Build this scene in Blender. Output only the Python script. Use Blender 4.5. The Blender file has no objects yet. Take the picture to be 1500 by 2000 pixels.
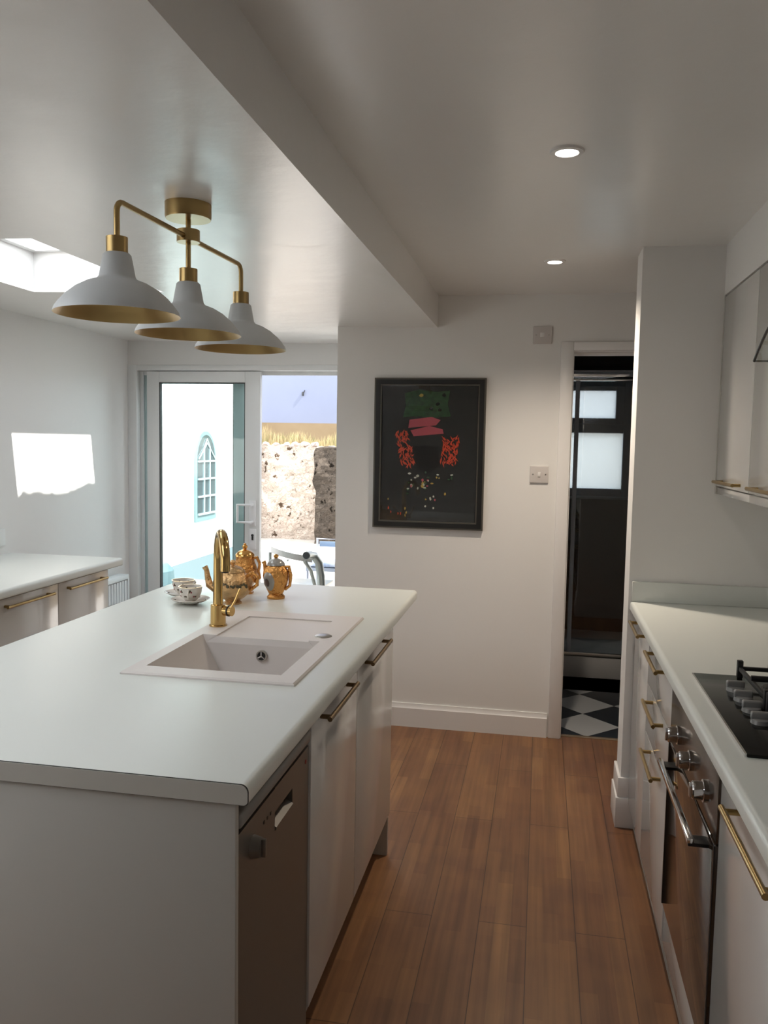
import bpy, bmesh, math, random
from mathutils import Vector, Matrix, noise
random.seed(7)
R = math.radians
scene = bpy.context.scene
col = scene.collection

# ------------------------------------------------------------------ camera
cam_d = bpy.data.cameras.new('camera')
cam = bpy.data.objects.new('camera', cam_d)
col.objects.link(cam)
cam_d.sensor_fit = 'VERTICAL'
cam_d.sensor_height = 36.0
cam_d.lens = 36.0 * 1618 / 2000
cam_d.clip_start = 0.02
def cam_axes(yaw, pitch, roll):
    f = Vector((math.sin(yaw) * math.cos(pitch), math.cos(yaw) * math.cos(pitch), math.sin(pitch)))
    r = Vector((math.cos(yaw), -math.sin(yaw), 0))
    u = r.cross(f)
    return r * math.cos(roll) + u * math.sin(roll), -r * math.sin(roll) + u * math.cos(roll), f
cr, cu, cf = cam_axes(R(-10.711), R(-4.771), R(1.014))
m = Matrix.Identity(4)
for i in range(3):
    m[i][0], m[i][1], m[i][2] = cr[i], cu[i], -cf[i]
m[2][3] = 1.49
cam.matrix_world = m
scene.camera = cam

# ------------------------------------------------------------------ light
scene.view_settings.view_transform = 'Standard'
scene.view_settings.look = 'None'
scene.view_settings.gamma = 1.0
scene.view_settings.exposure = 0.3
world = bpy.data.worlds.new('sky_world')
scene.world = world
world.use_nodes = True
bg = world.node_tree.nodes['Background']
bg.inputs[0].default_value = (0.90, 0.94, 1.0, 1)
bg.inputs[1].default_value = 4.5
sun_d = bpy.data.lights.new('sun', 'SUN')
sun_d.energy = 11.0
sun_d.angle = R(0.6)
sun_d.color = (1.0, 0.95, 0.88)
sun = bpy.data.objects.new('sun', sun_d)
col.objects.link(sun)
sun.rotation_euler = Vector((-1.0, 0.17, -1.24)).to_track_quat('-Z', 'Y').to_euler()
def portal(name, loc, sx, sy, direction):
    d = bpy.data.lights.new(name, 'AREA')
    d.shape = 'RECTANGLE'
    d.size, d.size_y = sx, sy
    o = bpy.data.objects.new(name, d)
    col.objects.link(o)
    o.location = loc
    o.rotation_euler = Vector(direction).to_track_quat('-Z', 'Y').to_euler()
    d.cycles.is_portal = True
    return o

# ------------------------------------------------------------------ materials
MATS = {}
def mat(name, color, rough=0.5, metal=0.0, spec=0.5, coat=0.0, bump=None, trans=0.0, vary=None, cr=0.05):
    m = bpy.data.materials.new(name)
    m.use_nodes = True
    nt = m.node_tree
    b = nt.nodes['Principled BSDF']
    b.inputs['Base Color'].default_value = (*color, 1)
    b.inputs['Roughness'].default_value = rough
    b.inputs['Metallic'].default_value = metal
    b.inputs['Specular IOR Level'].default_value = spec
    b.inputs['Coat Weight'].default_value = coat
    b.inputs['Coat Roughness'].default_value = cr
    b.inputs['Transmission Weight'].default_value = trans
    tc = nt.nodes.new('ShaderNodeTexCoord')
    if bump or vary:
        n = nt.nodes.new('ShaderNodeTexNoise')
        nt.links.new(tc.outputs['Object'], n.inputs['Vector'])
        n.inputs['Detail'].default_value = 6
    if bump:
        n.inputs['Scale'].default_value = bump[0]
        bp = nt.nodes.new('ShaderNodeBump')
        bp.inputs['Strength'].default_value = bump[1]
        bp.inputs['Distance'].default_value = bump[2]
        nt.links.new(n.outputs[0], bp.inputs['Height'])
        nt.links.new(bp.outputs[0], b.inputs['Normal'])
    if vary:
        n2 = nt.nodes.new('ShaderNodeTexNoise')
        n2.inputs['Scale'].default_value = vary[0]
        n2.inputs['Detail'].default_value = 5
        nt.links.new(tc.outputs['Object'], n2.inputs['Vector'])
        r = nt.nodes.new('ShaderNodeValToRGB')
        r.color_ramp.elements[0].position = 0.35
        r.color_ramp.elements[1].position = 0.65
        r.color_ramp.elements[0].color = (*color, 1)
        r.color_ramp.elements[1].color = (*vary[1], 1)
        nt.links.new(n2.outputs[0], r.inputs[0])
        nt.links.new(r.outputs[0], b.inputs['Base Color'])
    MATS[name] = m
    return m

def glass_mat(name, tint, gloss=0.08, rough=0.0):
    m = bpy.data.materials.new(name)
    m.use_nodes = True
    nt = m.node_tree
    nt.nodes.clear()
    out = nt.nodes.new('ShaderNodeOutputMaterial')
    mix = nt.nodes.new('ShaderNodeMixShader')
    t = nt.nodes.new('ShaderNodeBsdfTransparent')
    g = nt.nodes.new('ShaderNodeBsdfGlossy')
    t.inputs[0].default_value = (*tint, 1)
    g.inputs['Roughness'].default_value = rough
    mix.inputs[0].default_value = gloss
    nt.links.new(t.outputs[0], mix.inputs[1])
    nt.links.new(g.outputs[0], mix.inputs[2])
    nt.links.new(mix.outputs[0], out.inputs[0])
    return m

WALL = mat('matt_wall_paint', (0.80, 0.785, 0.765), 0.75, spec=0.3, bump=(60, 0.05, 0.002))
WALL_L = mat('silky_wall_paint', (0.80, 0.795, 0.785), 0.45, bump=(25, 0.08, 0.003))
CEIL = mat('silk_ceiling_paint', (0.80, 0.785, 0.765), 0.30, spec=0.6, coat=0.4, cr=0.26, bump=(5, 0.4, 0.014))
TRIM = mat('white_gloss_paint', (0.80, 0.78, 0.765), 0.35)
UPVC = mat('white_plastic_frame', (0.78, 0.79, 0.79), 0.3)
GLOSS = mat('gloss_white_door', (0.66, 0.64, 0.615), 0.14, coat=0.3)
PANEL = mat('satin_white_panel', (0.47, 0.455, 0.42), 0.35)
CARC = mat('carcass_white', (0.65, 0.63, 0.6), 0.5)
TOP = mat('pale_laminate', (0.70, 0.72, 0.685), 0.33, bump=(120, 0.03, 0.001))
TOP_R = TOP
EDGE = mat('laminate_edging', (0.50, 0.49, 0.45), 0.45)
DARKL = mat('dark_seam', (0.03, 0.028, 0.025), 0.6)
BRASS = mat('brushed_brass', (0.40, 0.28, 0.12), 0.30, 1.0)
BRASS_P = mat('polished_brass', (0.58, 0.385, 0.15), 0.14, 1.0)
BRASS_D = mat('antique_brass', (0.26, 0.19, 0.11), 0.38, 1.0)
GOLD_IN = mat('gold_leaf_paint', (0.30, 0.20, 0.08), 0.36, 0.9)
SHADE = mat('grey_shade_enamel', (0.58, 0.60, 0.61), 0.5)
CHROME = mat('chrome', (0.75, 0.75, 0.76), 0.08, 1.0)
STEEL = mat('brushed_steel', (0.50, 0.48, 0.45), 0.3, 1.0)
DWASH = mat('silver_grey_enamel', (0.19, 0.175, 0.155), 0.35, 0.55)
BLACKG = mat('black_glass', (0.010, 0.010, 0.009), 0.08, spec=0.22)
OVENG = mat('tinted_oven_glass', (0.035, 0.022, 0.014), 0.06, coat=0.5)
BLACK = mat('black_plastic', (0.012, 0.012, 0.012), 0.35)
IRON = mat('cast_iron', (0.015, 0.015, 0.015), 0.6)
KNOBG = mat('satin_grey_knob', (0.26, 0.26, 0.26), 0.35, 0.3)
SINK = mat('composite_white', (0.70, 0.65, 0.62), 0.45, bump=(250, 0.05, 0.001))
CHINA = mat('cream_china', (0.74, 0.69, 0.63), 0.15, coat=0.3)
ROSE = mat('painted_leaf', (0.08, 0.07, 0.035), 0.3)
ROSE2 = mat('painted_rose', (0.30, 0.06, 0.07), 0.3)
GILT = mat('gilded_ceramic', (0.66, 0.33, 0.10), 0.2, 0.9, bump=(38, 0.9, 0.02))
GILT_S = mat('gilded_trim', (0.82, 0.45, 0.14), 0.16, 0.9)
GILT_P = mat('gilded_cream_ceramic', (0.72, 0.44, 0.20), 0.22, 0.75, bump=(45, 0.7, 0.015), vary=(30, (0.5, 0.33, 0.16)))
MEDAL = mat('grey_pearl_medallion', (0.36, 0.35, 0.33), 0.25, 0.2)
FIG = mat('dark_painted_figures', (0.09, 0.055, 0.045), 0.4)
PLATE = mat('white_switch_plastic', (0.62, 0.58, 0.56), 0.35)
FRAME_B = mat('black_picture_moulding', (0.010, 0.010, 0.010), 0.35)
FRAME_S = mat('pewter_moulding_edge', (0.13, 0.12, 0.10), 0.4, 0.5)
ART_BG = mat('charcoal_print', (0.014, 0.016, 0.016), 0.25, coat=0.3)
A_BLK = mat('print_black', (0.003, 0.003, 0.003), 0.25)
A_GRN = mat('print_green', (0.02, 0.075, 0.022), 0.35, vary=(40, (0.008, 0.03, 0.01)))
A_PNK = mat('print_pink', (0.36, 0.06, 0.08), 0.35)
A_ORG = mat('print_orange', (0.48, 0.045, 0.012), 0.35)
A_WHT = mat('print_white', (0.4, 0.42, 0.36), 0.35)
A_YEL = mat('print_yellow', (0.35, 0.24, 0.04), 0.35)
FROST_G = bpy.data.materials.new('frosted_glass'); FROST_G.use_nodes = True
_nt = FROST_G.node_tree; _nt.nodes.clear()
_o = _nt.nodes.new('ShaderNodeOutputMaterial'); _m = _nt.nodes.new('ShaderNodeMixShader')
_a = _nt.nodes.new('ShaderNodeBsdfTranslucent'); _b = _nt.nodes.new('ShaderNodeBsdfTransparent')
_a.inputs[0].default_value = (.74, .75, .74, 1); _b.inputs[0].default_value = (.56, .59, .61, 1); _m.inputs[0].default_value = .5
_nt.links.new(_a.outputs[0], _m.inputs[1]); _nt.links.new(_b.outputs[0], _m.inputs[2]); _nt.links.new(_m.outputs[0], _o.inputs[0])
GLASS = glass_mat('door_glass', (0.90, 0.95, 0.95), 0.06)
GLASS_C = glass_mat('clear_glass', (0.97, 0.98, 0.98), 0.06)
GLASS_S = glass_mat('smoky_shower_glass', (0.80, 0.83, 0.84), 0.05)
BACKLIT_FR = mat('backlit_white_frame', (0.42, 0.45, 0.50), 0.4)  # white plastic frame, its backlit grey put into the colour
TRAY = mat('white_shower_tray', (0.62, 0.62, 0.62), 0.35)
RAD = mat('radiator_enamel', (0.80, 0.82, 0.84), 0.3)
TUBE = mat('galvanised_tube', (0.33, 0.34, 0.31), 0.35, 0.7)
BLUEF = mat('faded_blue_cloth', (0.30, 0.38, 0.55), 0.8, vary=(14, (0.75, 0.78, 0.85)))
RENDER_W = mat('white_render', (0.85, 0.85, 0.83), 0.9, bump=(40, 0.2, 0.01))
RENDER_SHADE = mat('shaded_white_render', (0.15, 0.17, 0.235), 0.9, vary=(0.8, (0.165, 0.185, 0.25)))  # white house wall with its blue shade put into the colour
TAN = mat('tan_plinth_render', (0.15, 0.105, 0.055), 0.9, vary=(1.5, (0.19, 0.14, 0.08)))
MIRR = mat('mirror_glass', (0.15, 0.19, 0.21), 0.15, 0.6)
MFR = mat('grey_green_frame', (0.20, 0.27, 0.28), 0.5)
MBAR = mat('pale_glazing_bar', (0.5, 0.55, 0.55), 0.5)
GRASS = mat('dry_grass', (0.34, 0.25, 0.13), 0.8, vary=(6, (0.24, 0.22, 0.10)))
RUBBLE = mat('pale_rubble', (0.75, 0.68, 0.62), 0.9, vary=(5, (0.30, 0.2, 0.16)))
POT = mat('blue_grey_pot', (0.12, 0.18, 0.2), 0.5)
PAVE_SHADE = mat('shade_blue_paving', (0.12, 0.145, 0.16), 0.8)  # shade on the yard ground, put into a flat blue-grey colour

def emit(name, color, s):
    m = bpy.data.materials.new(name)
    m.use_nodes = True
    b = m.node_tree.nodes['Principled BSDF']
    b.inputs['Emission Color'].default_value = (*color, 1)
    b.inputs['Emission Strength'].default_value = s
    return m
LAMP = emit('lamp_glow', (1.0, 0.95, 0.86), 12.0)

def wood_floor():
    m = bpy.data.materials.new('brown_strip_floorboards'); m.use_nodes = True
    nt = m.node_tree; N = nt.nodes; L = nt.links
    b = N['Principled BSDF']
    tc = N.new('ShaderNodeTexCoord')
    sep = N.new('ShaderNodeSeparateXYZ'); com = N.new('ShaderNodeCombineXYZ')
    L.new(tc.outputs['Object'], sep.inputs[0])
    L.new(sep.outputs[1], com.inputs[0]); L.new(sep.outputs[0], com.inputs[1])
    mp = N.new('ShaderNodeMapping'); L.new(com.outputs[0], mp.inputs[0])
    def brick(w, h, mortar, off, c1, c2, cm):
        k = N.new('ShaderNodeTexBrick')
        k.inputs['Scale'].default_value = 1.0
        k.inputs['Brick Width'].default_value = w
        k.inputs['Row Height'].default_value = h
        k.inputs['Mortar Size'].default_value = mortar
        k.inputs['Mortar Smooth'].default_value = 0.1
        k.inputs['Color1'].default_value = (*c1, 1)
        k.inputs['Color2'].default_value = (*c2, 1)
        k.inputs['Mortar'].default_value = (*cm, 1)
        k.offset = off; k.offset_frequency = 2
        L.new(mp.outputs[0], k.inputs['Vector'])
        return k
    strips = brick(0.37, 0.148 / 3, 0.0, 0.37, (0.33, 0.172, 0.070), (0.25, 0.122, 0.052), (0, 0, 0))
    strips2 = brick(0.81, 0.148 / 3, 0.0, 0.61, (1, 1, 1), (0.76, 0.70, 0.72), (0, 0, 0))
    boards = brick(1.25, 0.148, 0.0014, 0.43, (1, 1, 1), (0.86, 0.83, 0.86), (0.32, 0.3, 0.3))
    gm = N.new('ShaderNodeMapping'); gm.inputs['Scale'].default_value = (1.6, 45, 1)
    L.new(com.outputs[0], gm.inputs[0])
    gn = N.new('ShaderNodeTexNoise'); gn.inputs['Scale'].default_value = 1.0; gn.inputs['Detail'].default_value = 7
    L.new(gm.outputs[0], gn.inputs['Vector'])
    gr = N.new('ShaderNodeValToRGB')
    gr.color_ramp.elements[0].color = (0.72, 0.70, 0.68, 1); gr.color_ramp.elements[0].position = 0.3
    gr.color_ramp.elements[1].color = (1.15, 1.12, 1.1, 1); gr.color_ramp.elements[1].position = 0.7
    L.new(gn.outputs[0], gr.inputs[0])
    def mul(a, c):
        x = N.new('ShaderNodeMix'); x.data_type = 'RGBA'; x.blend_type = 'MULTIPLY'
        x.inputs[0].default_value = 1.0
        L.new(a, x.inputs[6]); L.new(c, x.inputs[7]); return x.outputs[2]
    pn = N.new('ShaderNodeTexNoise'); pn.inputs['Scale'].default_value = 4.5; pn.inputs['Detail'].default_value = 3
    L.new(tc.outputs['Object'], pn.inputs['Vector'])
    pr = N.new('ShaderNodeValToRGB')
    pr.color_ramp.elements[0].position = .38; pr.color_ramp.elements[0].color = (.88, .84, .88, 1)
    pr.color_ramp.elements[1].position = .62; pr.color_ramp.elements[1].color = (1.04, 1.03, 1.0, 1)
    L.new(pn.outputs[0], pr.inputs[0])
    c = mul(mul(mul(mul(strips.outputs[0], strips2.outputs[0]), boards.outputs[0]), gr.outputs[0]), pr.outputs[0])
    L.new(c, b.inputs['Base Color'])
    b.inputs['Roughness'].default_value = 0.38
    bp = N.new('ShaderNodeBump'); bp.inputs['Strength'].default_value = 0.15; bp.inputs['Distance'].default_value = 0.003
    L.new(gn.outputs[0], bp.inputs['Height']); L.new(bp.outputs[0], b.inputs['Normal'])
    return m
WOOD = wood_floor()

def checker_floor():
    m = bpy.data.materials.new('black_and_white_diamond_tiles'); m.use_nodes = True
    nt = m.node_tree; N = nt.nodes; L = nt.links
    b = N['Principled BSDF']
    tc = N.new('ShaderNodeTexCoord')
    mp = N.new('ShaderNodeMapping'); mp.vector_type = 'TEXTURE'
    mp.inputs['Location'].default_value = (0.27, 4.84, 0)
    mp.inputs['Rotation'].default_value = (0, 0, R(45))
    mp.inputs['Scale'].default_value = (0.2616, 0.2616, 1)
    L.new(tc.outputs['Object'], mp.inputs[0])
    ad = N.new('ShaderNodeVectorMath'); ad.operation = 'ADD'; ad.inputs[1].default_value = (0.5, 0.5, 0.5)
    L.new(mp.outputs[0], ad.inputs[0])
    ck = N.new('ShaderNodeTexChecker'); ck.inputs['Scale'].default_value = 1.0
    ck.inputs['Color1'].default_value = (0.015, 0.018, 0.025, 1)
    ck.inputs['Color2'].default_value = (0.45, 0.46, 0.47, 1)
    L.new(ad.outputs[0], ck.inputs['Vector'])
    L.new(ck.outputs[0], b.inputs['Base Color'])
    b.inputs['Roughness'].default_value = 0.3
    return m
CHECK = checker_floor()

def metro():
    m = bpy.data.materials.new('black_metro_tiles'); m.use_nodes = True
    nt = m.node_tree; N = nt.nodes; L = nt.links
    b = N['Principled BSDF']
    tc = N.new('ShaderNodeTexCoord'); sep = N.new('ShaderNodeSeparateXYZ'); com = N.new('ShaderNodeCombineXYZ')
    L.new(tc.outputs['Object'], sep.inputs[0])
    sm = N.new('ShaderNodeMath'); L.new(sep.outputs[0], sm.inputs[0]); L.new(sep.outputs[1], sm.inputs[1])
    L.new(sm.outputs[0], com.inputs[0]); L.new(sep.outputs[2], com.inputs[1])
    k = N.new('ShaderNodeTexBrick'); k.inputs['Scale'].default_value = 1
    k.inputs['Brick Width'].default_value = 0.2; k.inputs['Row Height'].default_value = 0.1
    k.inputs['Mortar Size'].default_value = 0.003
    k.inputs['Color1'].default_value = (0.004, 0.0045, 0.005, 1); k.inputs['Color2'].default_value = (0.006, 0.006, 0.007, 1)
    k.inputs['Mortar'].default_value = (0.012, 0.012, 0.013, 1)
    L.new(com.outputs[0], k.inputs['Vector']); L.new(k.outputs[0], b.inputs['Base Color'])
    b.inputs['Roughness'].default_value = 0.12
    return m
METRO = metro()

def stone(name, c_a, c_b, c_m, scale=1.0):
    m = bpy.data.materials.new(name); m.use_nodes = True
    nt = m.node_tree; N = nt.nodes; L = nt.links
    b = N['Principled BSDF']; b.inputs['Roughness'].default_value = 0.95
    b.inputs['Specular IOR Level'].default_value = 0.1
    tc = N.new('ShaderNodeTexCoord'); mp = N.new('ShaderNodeMapping')
    mp.inputs['Scale'].default_value = (3.2 * scale, 3 * scale, 6.5 * scale)
    L.new(tc.outputs['Object'], mp.inputs[0])
    wob = N.new('ShaderNodeTexNoise'); wob.inputs['Scale'].default_value = 7
    L.new(tc.outputs['Object'], wob.inputs['Vector'])
    ad = N.new('ShaderNodeMixRGB'); ad.blend_type = 'ADD'; ad.inputs[0].default_value = 0.7
    L.new(mp.outputs[0], ad.inputs[1]); L.new(wob.outputs['Color'], ad.inputs[2])
    v = N.new('ShaderNodeTexVoronoi'); v.feature = 'DISTANCE_TO_EDGE'
    L.new(ad.outputs[0], v.inputs['Vector'])
    v2 = N.new('ShaderNodeTexVoronoi'); L.new(ad.outputs[0], v2.inputs['Vector'])
    r1 = N.new('ShaderNodeValToRGB')
    r1.color_ramp.elements[0].color = (*c_a, 1); r1.color_ramp.elements[1].color = (*c_b, 1)
    L.new(v2.outputs['Color'], r1.inputs[0])
    n = N.new('ShaderNodeTexNoise'); n.inputs['Scale'].default_value = 9 * scale; n.inputs['Detail'].default_value = 8
    L.new(tc.outputs['Object'], n.inputs['Vector'])
    # patches of old mortar over the stone, dark pits
    r2 = N.new('ShaderNodeValToRGB'); r2.color_ramp.elements[0].position = 0.0; r2.color_ramp.elements[1].position = 0.05
    L.new(v.outputs[0], r2.inputs[0])
    mx = N.new('ShaderNodeMixRGB'); L.new(r2.outputs[0], mx.inputs[0]); mx.inputs[1].default_value = (*c_m, 1)
    L.new(r1.outputs[0], mx.inputs[2])
    pit = N.new('ShaderNodeValToRGB'); pit.color_ramp.elements[0].position = 0.335; pit.color_ramp.elements[1].position = 0.38
    L.new(n.outputs[0], pit.inputs[0])
    mx2 = N.new('ShaderNodeMixRGB'); L.new(pit.outputs[0], mx2.inputs[0])
    mx2.inputs[1].default_value = (c_m[0] * 0.4, c_m[1] * 0.35, c_m[2] * 0.3, 1)
    L.new(mx.outputs[0], mx2.inputs[2])
    L.new(mx2.outputs[0], b.inputs['Base Color'])
    bp = N.new('ShaderNodeBump'); bp.inputs['Strength'].default_value = 0.8; bp.inputs['Distance'].default_value = 0.03
    L.new(n.outputs[0], bp.inputs['Height']); L.new(bp.outputs[0], b.inputs['Normal'])
    return m
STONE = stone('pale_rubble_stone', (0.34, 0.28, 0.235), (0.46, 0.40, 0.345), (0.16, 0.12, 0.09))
STONE_SHADE = stone('shade_rubble_stone', (0.04, 0.033, 0.027), (0.08, 0.065, 0.052), (0.02, 0.017, 0.014))  # same rubble as the wall, with shade put into the stone colour
GROUND = mat('pale_gravel', (0.40, 0.37, 0.33), 0.95, vary=(6, (0.48, 0.45, 0.42)))

# ------------------------------------------------------------------ mesh helpers
WL = {}
class B:
    def __init__(s): s.bm = bmesh.new()
    def box(s, x0, x1, y0, y1, z0, z1, bev=0, seg=2, mi=0):
        r = bmesh.ops.create_cube(s.bm, size=1)
        vs = r['verts']
        for v in vs:
            v.co = Vector((x0 + (v.co.x + .5) * (x1 - x0), y0 + (v.co.y + .5) * (y1 - y0), z0 + (v.co.z + .5) * (z1 - z0)))
        fs = {f for v in vs for f in v.link_faces}
        for f in fs: f.material_index = mi
        if bev:
            es = list({e for v in vs for e in v.link_edges})
            bmesh.ops.bevel(s.bm, geom=es, offset=bev, segments=seg, affect='EDGES', profile=0.5)
        return s
    def tube(s, pts, rad, n=12, caps=True, mi=0):
        pts = [Vector(p) for p in pts]
        rads = rad if isinstance(rad, (list, tuple)) else [rad] * len(pts)
        rings = []; up = None
        for i, p in enumerate(pts):
            a = pts[max(i - 1, 0)]; c = pts[min(i + 1, len(pts) - 1)]
            t = (c - a).normalized()
            if up is None:
                up = Vector((0, 0, 1)) if abs(t.z) < .9 else Vector((1, 0, 0))
            side = t.cross(up).normalized(); up = side.cross(t).normalized()
            rings.append([s.bm.verts.new(p + (side * math.cos(2 * math.pi * k / n) + up * math.sin(2 * math.pi * k / n)) * rads[i]) for k in range(n)])
        for a, c in zip(rings, rings[1:]):
            for k in range(n):
                f = s.bm.faces.new((a[k], a[(k + 1) % n], c[(k + 1) % n], c[k])); f.material_index = mi
        if caps:
            s.bm.faces.new(rings[0][::-1]).material_index = mi
            s.bm.faces.new(rings[-1]).material_index = mi
        return s
    def lathe(s, prof, c=(0, 0, 0), n=40, mi=0, mod=None):
        c = Vector(c); rings = []
        for (r, z) in prof:
            if r < 1e-6: rings.append([s.bm.verts.new(c + Vector((0, 0, z)))])
            else:
                ring = []
                for k in range(n):
                    a = 2 * math.pi * k / n
                    rr = r * (mod(a, z) if mod else 1)
                    ring.append(s.bm.verts.new(c + Vector((rr * math.cos(a), rr * math.sin(a), z))))
                rings.append(ring)
        for a, b in zip(rings, rings[1:]):
            for k in range(n):
                if len(a) == 1 and len(b) == 1: continue
                if len(a) == 1: f = s.bm.faces.new((a[0], b[(k + 1) % n], b[k]))
                elif len(b) == 1: f = s.bm.faces.new((a[k], a[(k + 1) % n], b[0]))
                else: f = s.bm.faces.new((a[k], a[(k + 1) % n], b[(k + 1) % n], b[k]))
                f.material_index = mi
        return s
    def prism(s, poly, a0, a1, axis='y', mi=0):
        # poly: 2-D points; extruded along axis between a0 and a1
        def P(p, a):
            return {'y': (p[0], a, p[1]), 'x': (a, p[0], p[1]), 'z': (p[0], p[1], a)}[axis]
        lo = [s.bm.verts.new(P(p, a0)) for p in poly]; hi = [s.bm.verts.new(P(p, a1)) for p in poly]
        n = len(poly)
        s.bm.faces.new(lo).material_index = mi; s.bm.faces.new(hi[::-1]).material_index = mi
        for k in range(n):
            s.bm.faces.new((lo[k], hi[k], hi[(k + 1) % n], lo[(k + 1) % n])).material_index = mi
        return s
    def quad(s, pts, mi=0):
        s.bm.faces.new([s.bm.verts.new(p) for p in pts]).material_index = mi
        return s
    def obj(s, name, mats, parent=None, label=None, cat=None, group=None, kind=None, world=False, smooth=True):
        bm = s.bm
        bmesh.ops.recalc_face_normals(bm, faces=bm.faces)
        for f in bm.faces: f.smooth = smooth
        for e in bm.edges:
            if len(e.link_faces) == 2:
                if e.calc_face_angle(0) > R(38): e.smooth = False
            else: e.smooth = False
        xs = [v.co.x for v in bm.verts]; ys = [v.co.y for v in bm.verts]; zs = [v.co.z for v in bm.verts]
        c = Vector(((min(xs) + max(xs)) / 2, (min(ys) + max(ys)) / 2, min(zs)))
        if world: c = Vector((0, 0, 0))
        for v in bm.verts: v.co -= c
        me = bpy.data.meshes.new(name)
        bm.to_mesh(me); bm.free()
        for mm in (mats if isinstance(mats, (list, tuple)) else [mats]): me.materials.append(mm)
        o = bpy.data.objects.new(name, me)
        col.objects.link(o)
        WL[o.name] = c
        if parent is not None:
            o.parent = parent; o.location = c - WL[parent.name]
        else: o.location = c
        tag(o, label, cat, group, kind)
        return o
def tag(o, label=None, cat=None, group=None, kind=None):
    if label: o['label'] = label
    if cat: o['category'] = cat
    if group: o['group'] = group
    if kind: o['kind'] = kind
    return o
def thing(name, loc, label, cat, group=None, kind=None):
    o = bpy.data.objects.new(name, None); col.objects.link(o)
    o.empty_display_size = 0.05
    o.location = loc; WL[o.name] = Vector(loc)
    return tag(o, label, cat, group, kind)
def dup(root, loc, label=None, rz=None):
    r = root.copy(); col.objects.link(r); r.location = loc
    if rz is not None: r.rotation_euler.z = rz
    if label: r['label'] = label
    for ch in list(root.children):
        c = ch.copy(); col.objects.link(c); c.parent = r
        for g in list(ch.children):
            d = g.copy(); col.objects.link(d); d.parent = c
    return r
def arc(c, r, a0, a1, n, plane='xz'):
    out = []
    for i in range(n + 1):
        a = R(a0 + (a1 - a0) * i / n)
        u, v = r * math.cos(a), r * math.sin(a)
        out.append({'xz': (c[0] + u, c[1], c[2] + v), 'yz': (c[0], c[1] + u, c[2] + v), 'xy': (c[0] + u, c[1] + v, c[2])}[plane])
    return out
def struct(b, name, m, parent=None, label=None, world=False):
    return b.obj(name, m, parent, label, None, None, None if parent else 'structure', world=world)

# ------------------------------------------------------------------ room shell
XL, XR, YB, YD, ZR = -2.64, 0.975, 4.23, 4.99, 2.235
XS = -0.54                                # the step between the two ceiling levels
def zc(x): return 2.076 + (XS - x) * 0.0186
struct(B().box(XL - .12, XR + .12, -2.6, 4.26, -.06, 0).box(XL - .12, -.94, 4.26, YD + .02, -.06, 0), 'floor', WOOD, world=True)
# ceiling: right level, and the lower left level with two rooflight openings (and one more nearer, out of view, enlarged to brighten the room)
b = B()
b.box(XS, XR + .12, -2.6, 4.35, ZR, ZR + .2)
SK = [(-2.155, -1.56, 2.35, 3.26), (-2.155, -1.71, 3.66, 4.45), (-2.155, -1.30, -0.30, 1.66)]
xs = [XL - .12, -2.155, -1.71, -1.56, -1.30, XS]
ys = [-2.6, -.30, 1.66, 2.35, 3.26, 3.66, 4.45, YD + .12]
for i in range(5):
    for j in range(7):
        x0, x1, y0, y1 = xs[i], xs[i + 1], ys[j], ys[j + 1]
        cx, cy = (x0 + x1) / 2, (y0 + y1) / 2
        if any(a < cx < c and d < cy < e for a, c, d, e in SK): continue
        b.prism([(x0, zc(x0)), (x1, zc(x1)), (x1, ZR + .06), (x0, ZR + .06)], y0, y1)
bmesh.ops.remove_doubles(b.bm, verts=b.bm.verts, dist=1e-5)
seen = {}
for f in list(b.bm.faces):
    k = tuple(sorted(v.index for v in f.verts))
b.bm.verts.index_update()
kill = []
for f in b.bm.faces:
    k = tuple(sorted(v.index for v in f.verts))
    if k in seen: kill += [f, seen[k]]
    seen[k] = f
bmesh.ops.delete(b.bm, geom=list(set(kill)), context='FACES_ONLY')
struct(b, 'ceiling', CEIL, world=True)
struct(B().box(XL - .12, XL, -2.6, YD + .12, 0, 2.4), 'wall_left', WALL_L, world=True)
struct(B().box(XR, XR + .12, -2.6, 4.35, 0, 2.4), 'wall_right', WALL, world=True)
struct(B().box(XL - .12, XR + .12, -2.72, -2.6, 0, 2.4), 'wall_rear', WALL, world=True)
b = B().box(-1.06, .124, YB, YB + .1, 0, ZR).box(.124, .87, YB, YB + .1, 1.965, ZR).box(.87, XR, YB, YB + .1, 0, ZR)
b.box(-1.06, -.94, YB + .1, YD + .12, 0, ZR)
struct(b, 'wall_back', WALL, world=True)
struct(B().box(XL, -1.06, YD, YD + .12, 1.96, 2.3), 'wall_door_header', WALL_L, world=True)
struct(B().box(.345, XR, 3.28, 3.45, 0, ZR), 'wall_stub', WALL, world=True)
# skirting boards
def skirt(b, x0, x1, y0, y1, dx=0, dy=0):
    pass
struct(B().prism([(4.215, 0), (4.23, 0), (4.23, .125), (4.222, .125), (4.219, .105), (4.214, .10)], -1.06, .068, 'x'), 'baseboard_back', TRIM)
b = B().box(.327, .40, 3.262, 3.28, 0, .12, .002).box(.327, .345, 3.28, 3.455, 0, .12, .002).box(.333, .395, 3.268, 3.28, .12, .2, .004).box(.333, .345, 3.28, 3.452, .12, .2, .004)
struct(b, 'baseboard_stub', TRIM)
struct(B().box(XL, XL + .015, 3.8, YD, 0, .12, .003), 'baseboard_left', TRIM)
struct(B().box(XL + .015, XL + .03, 3.8, YD, 0, .001).box(-1.075, -1.06, YB, YD, 0, .12, .003), 'baseboard_door_side', TRIM)
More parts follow.
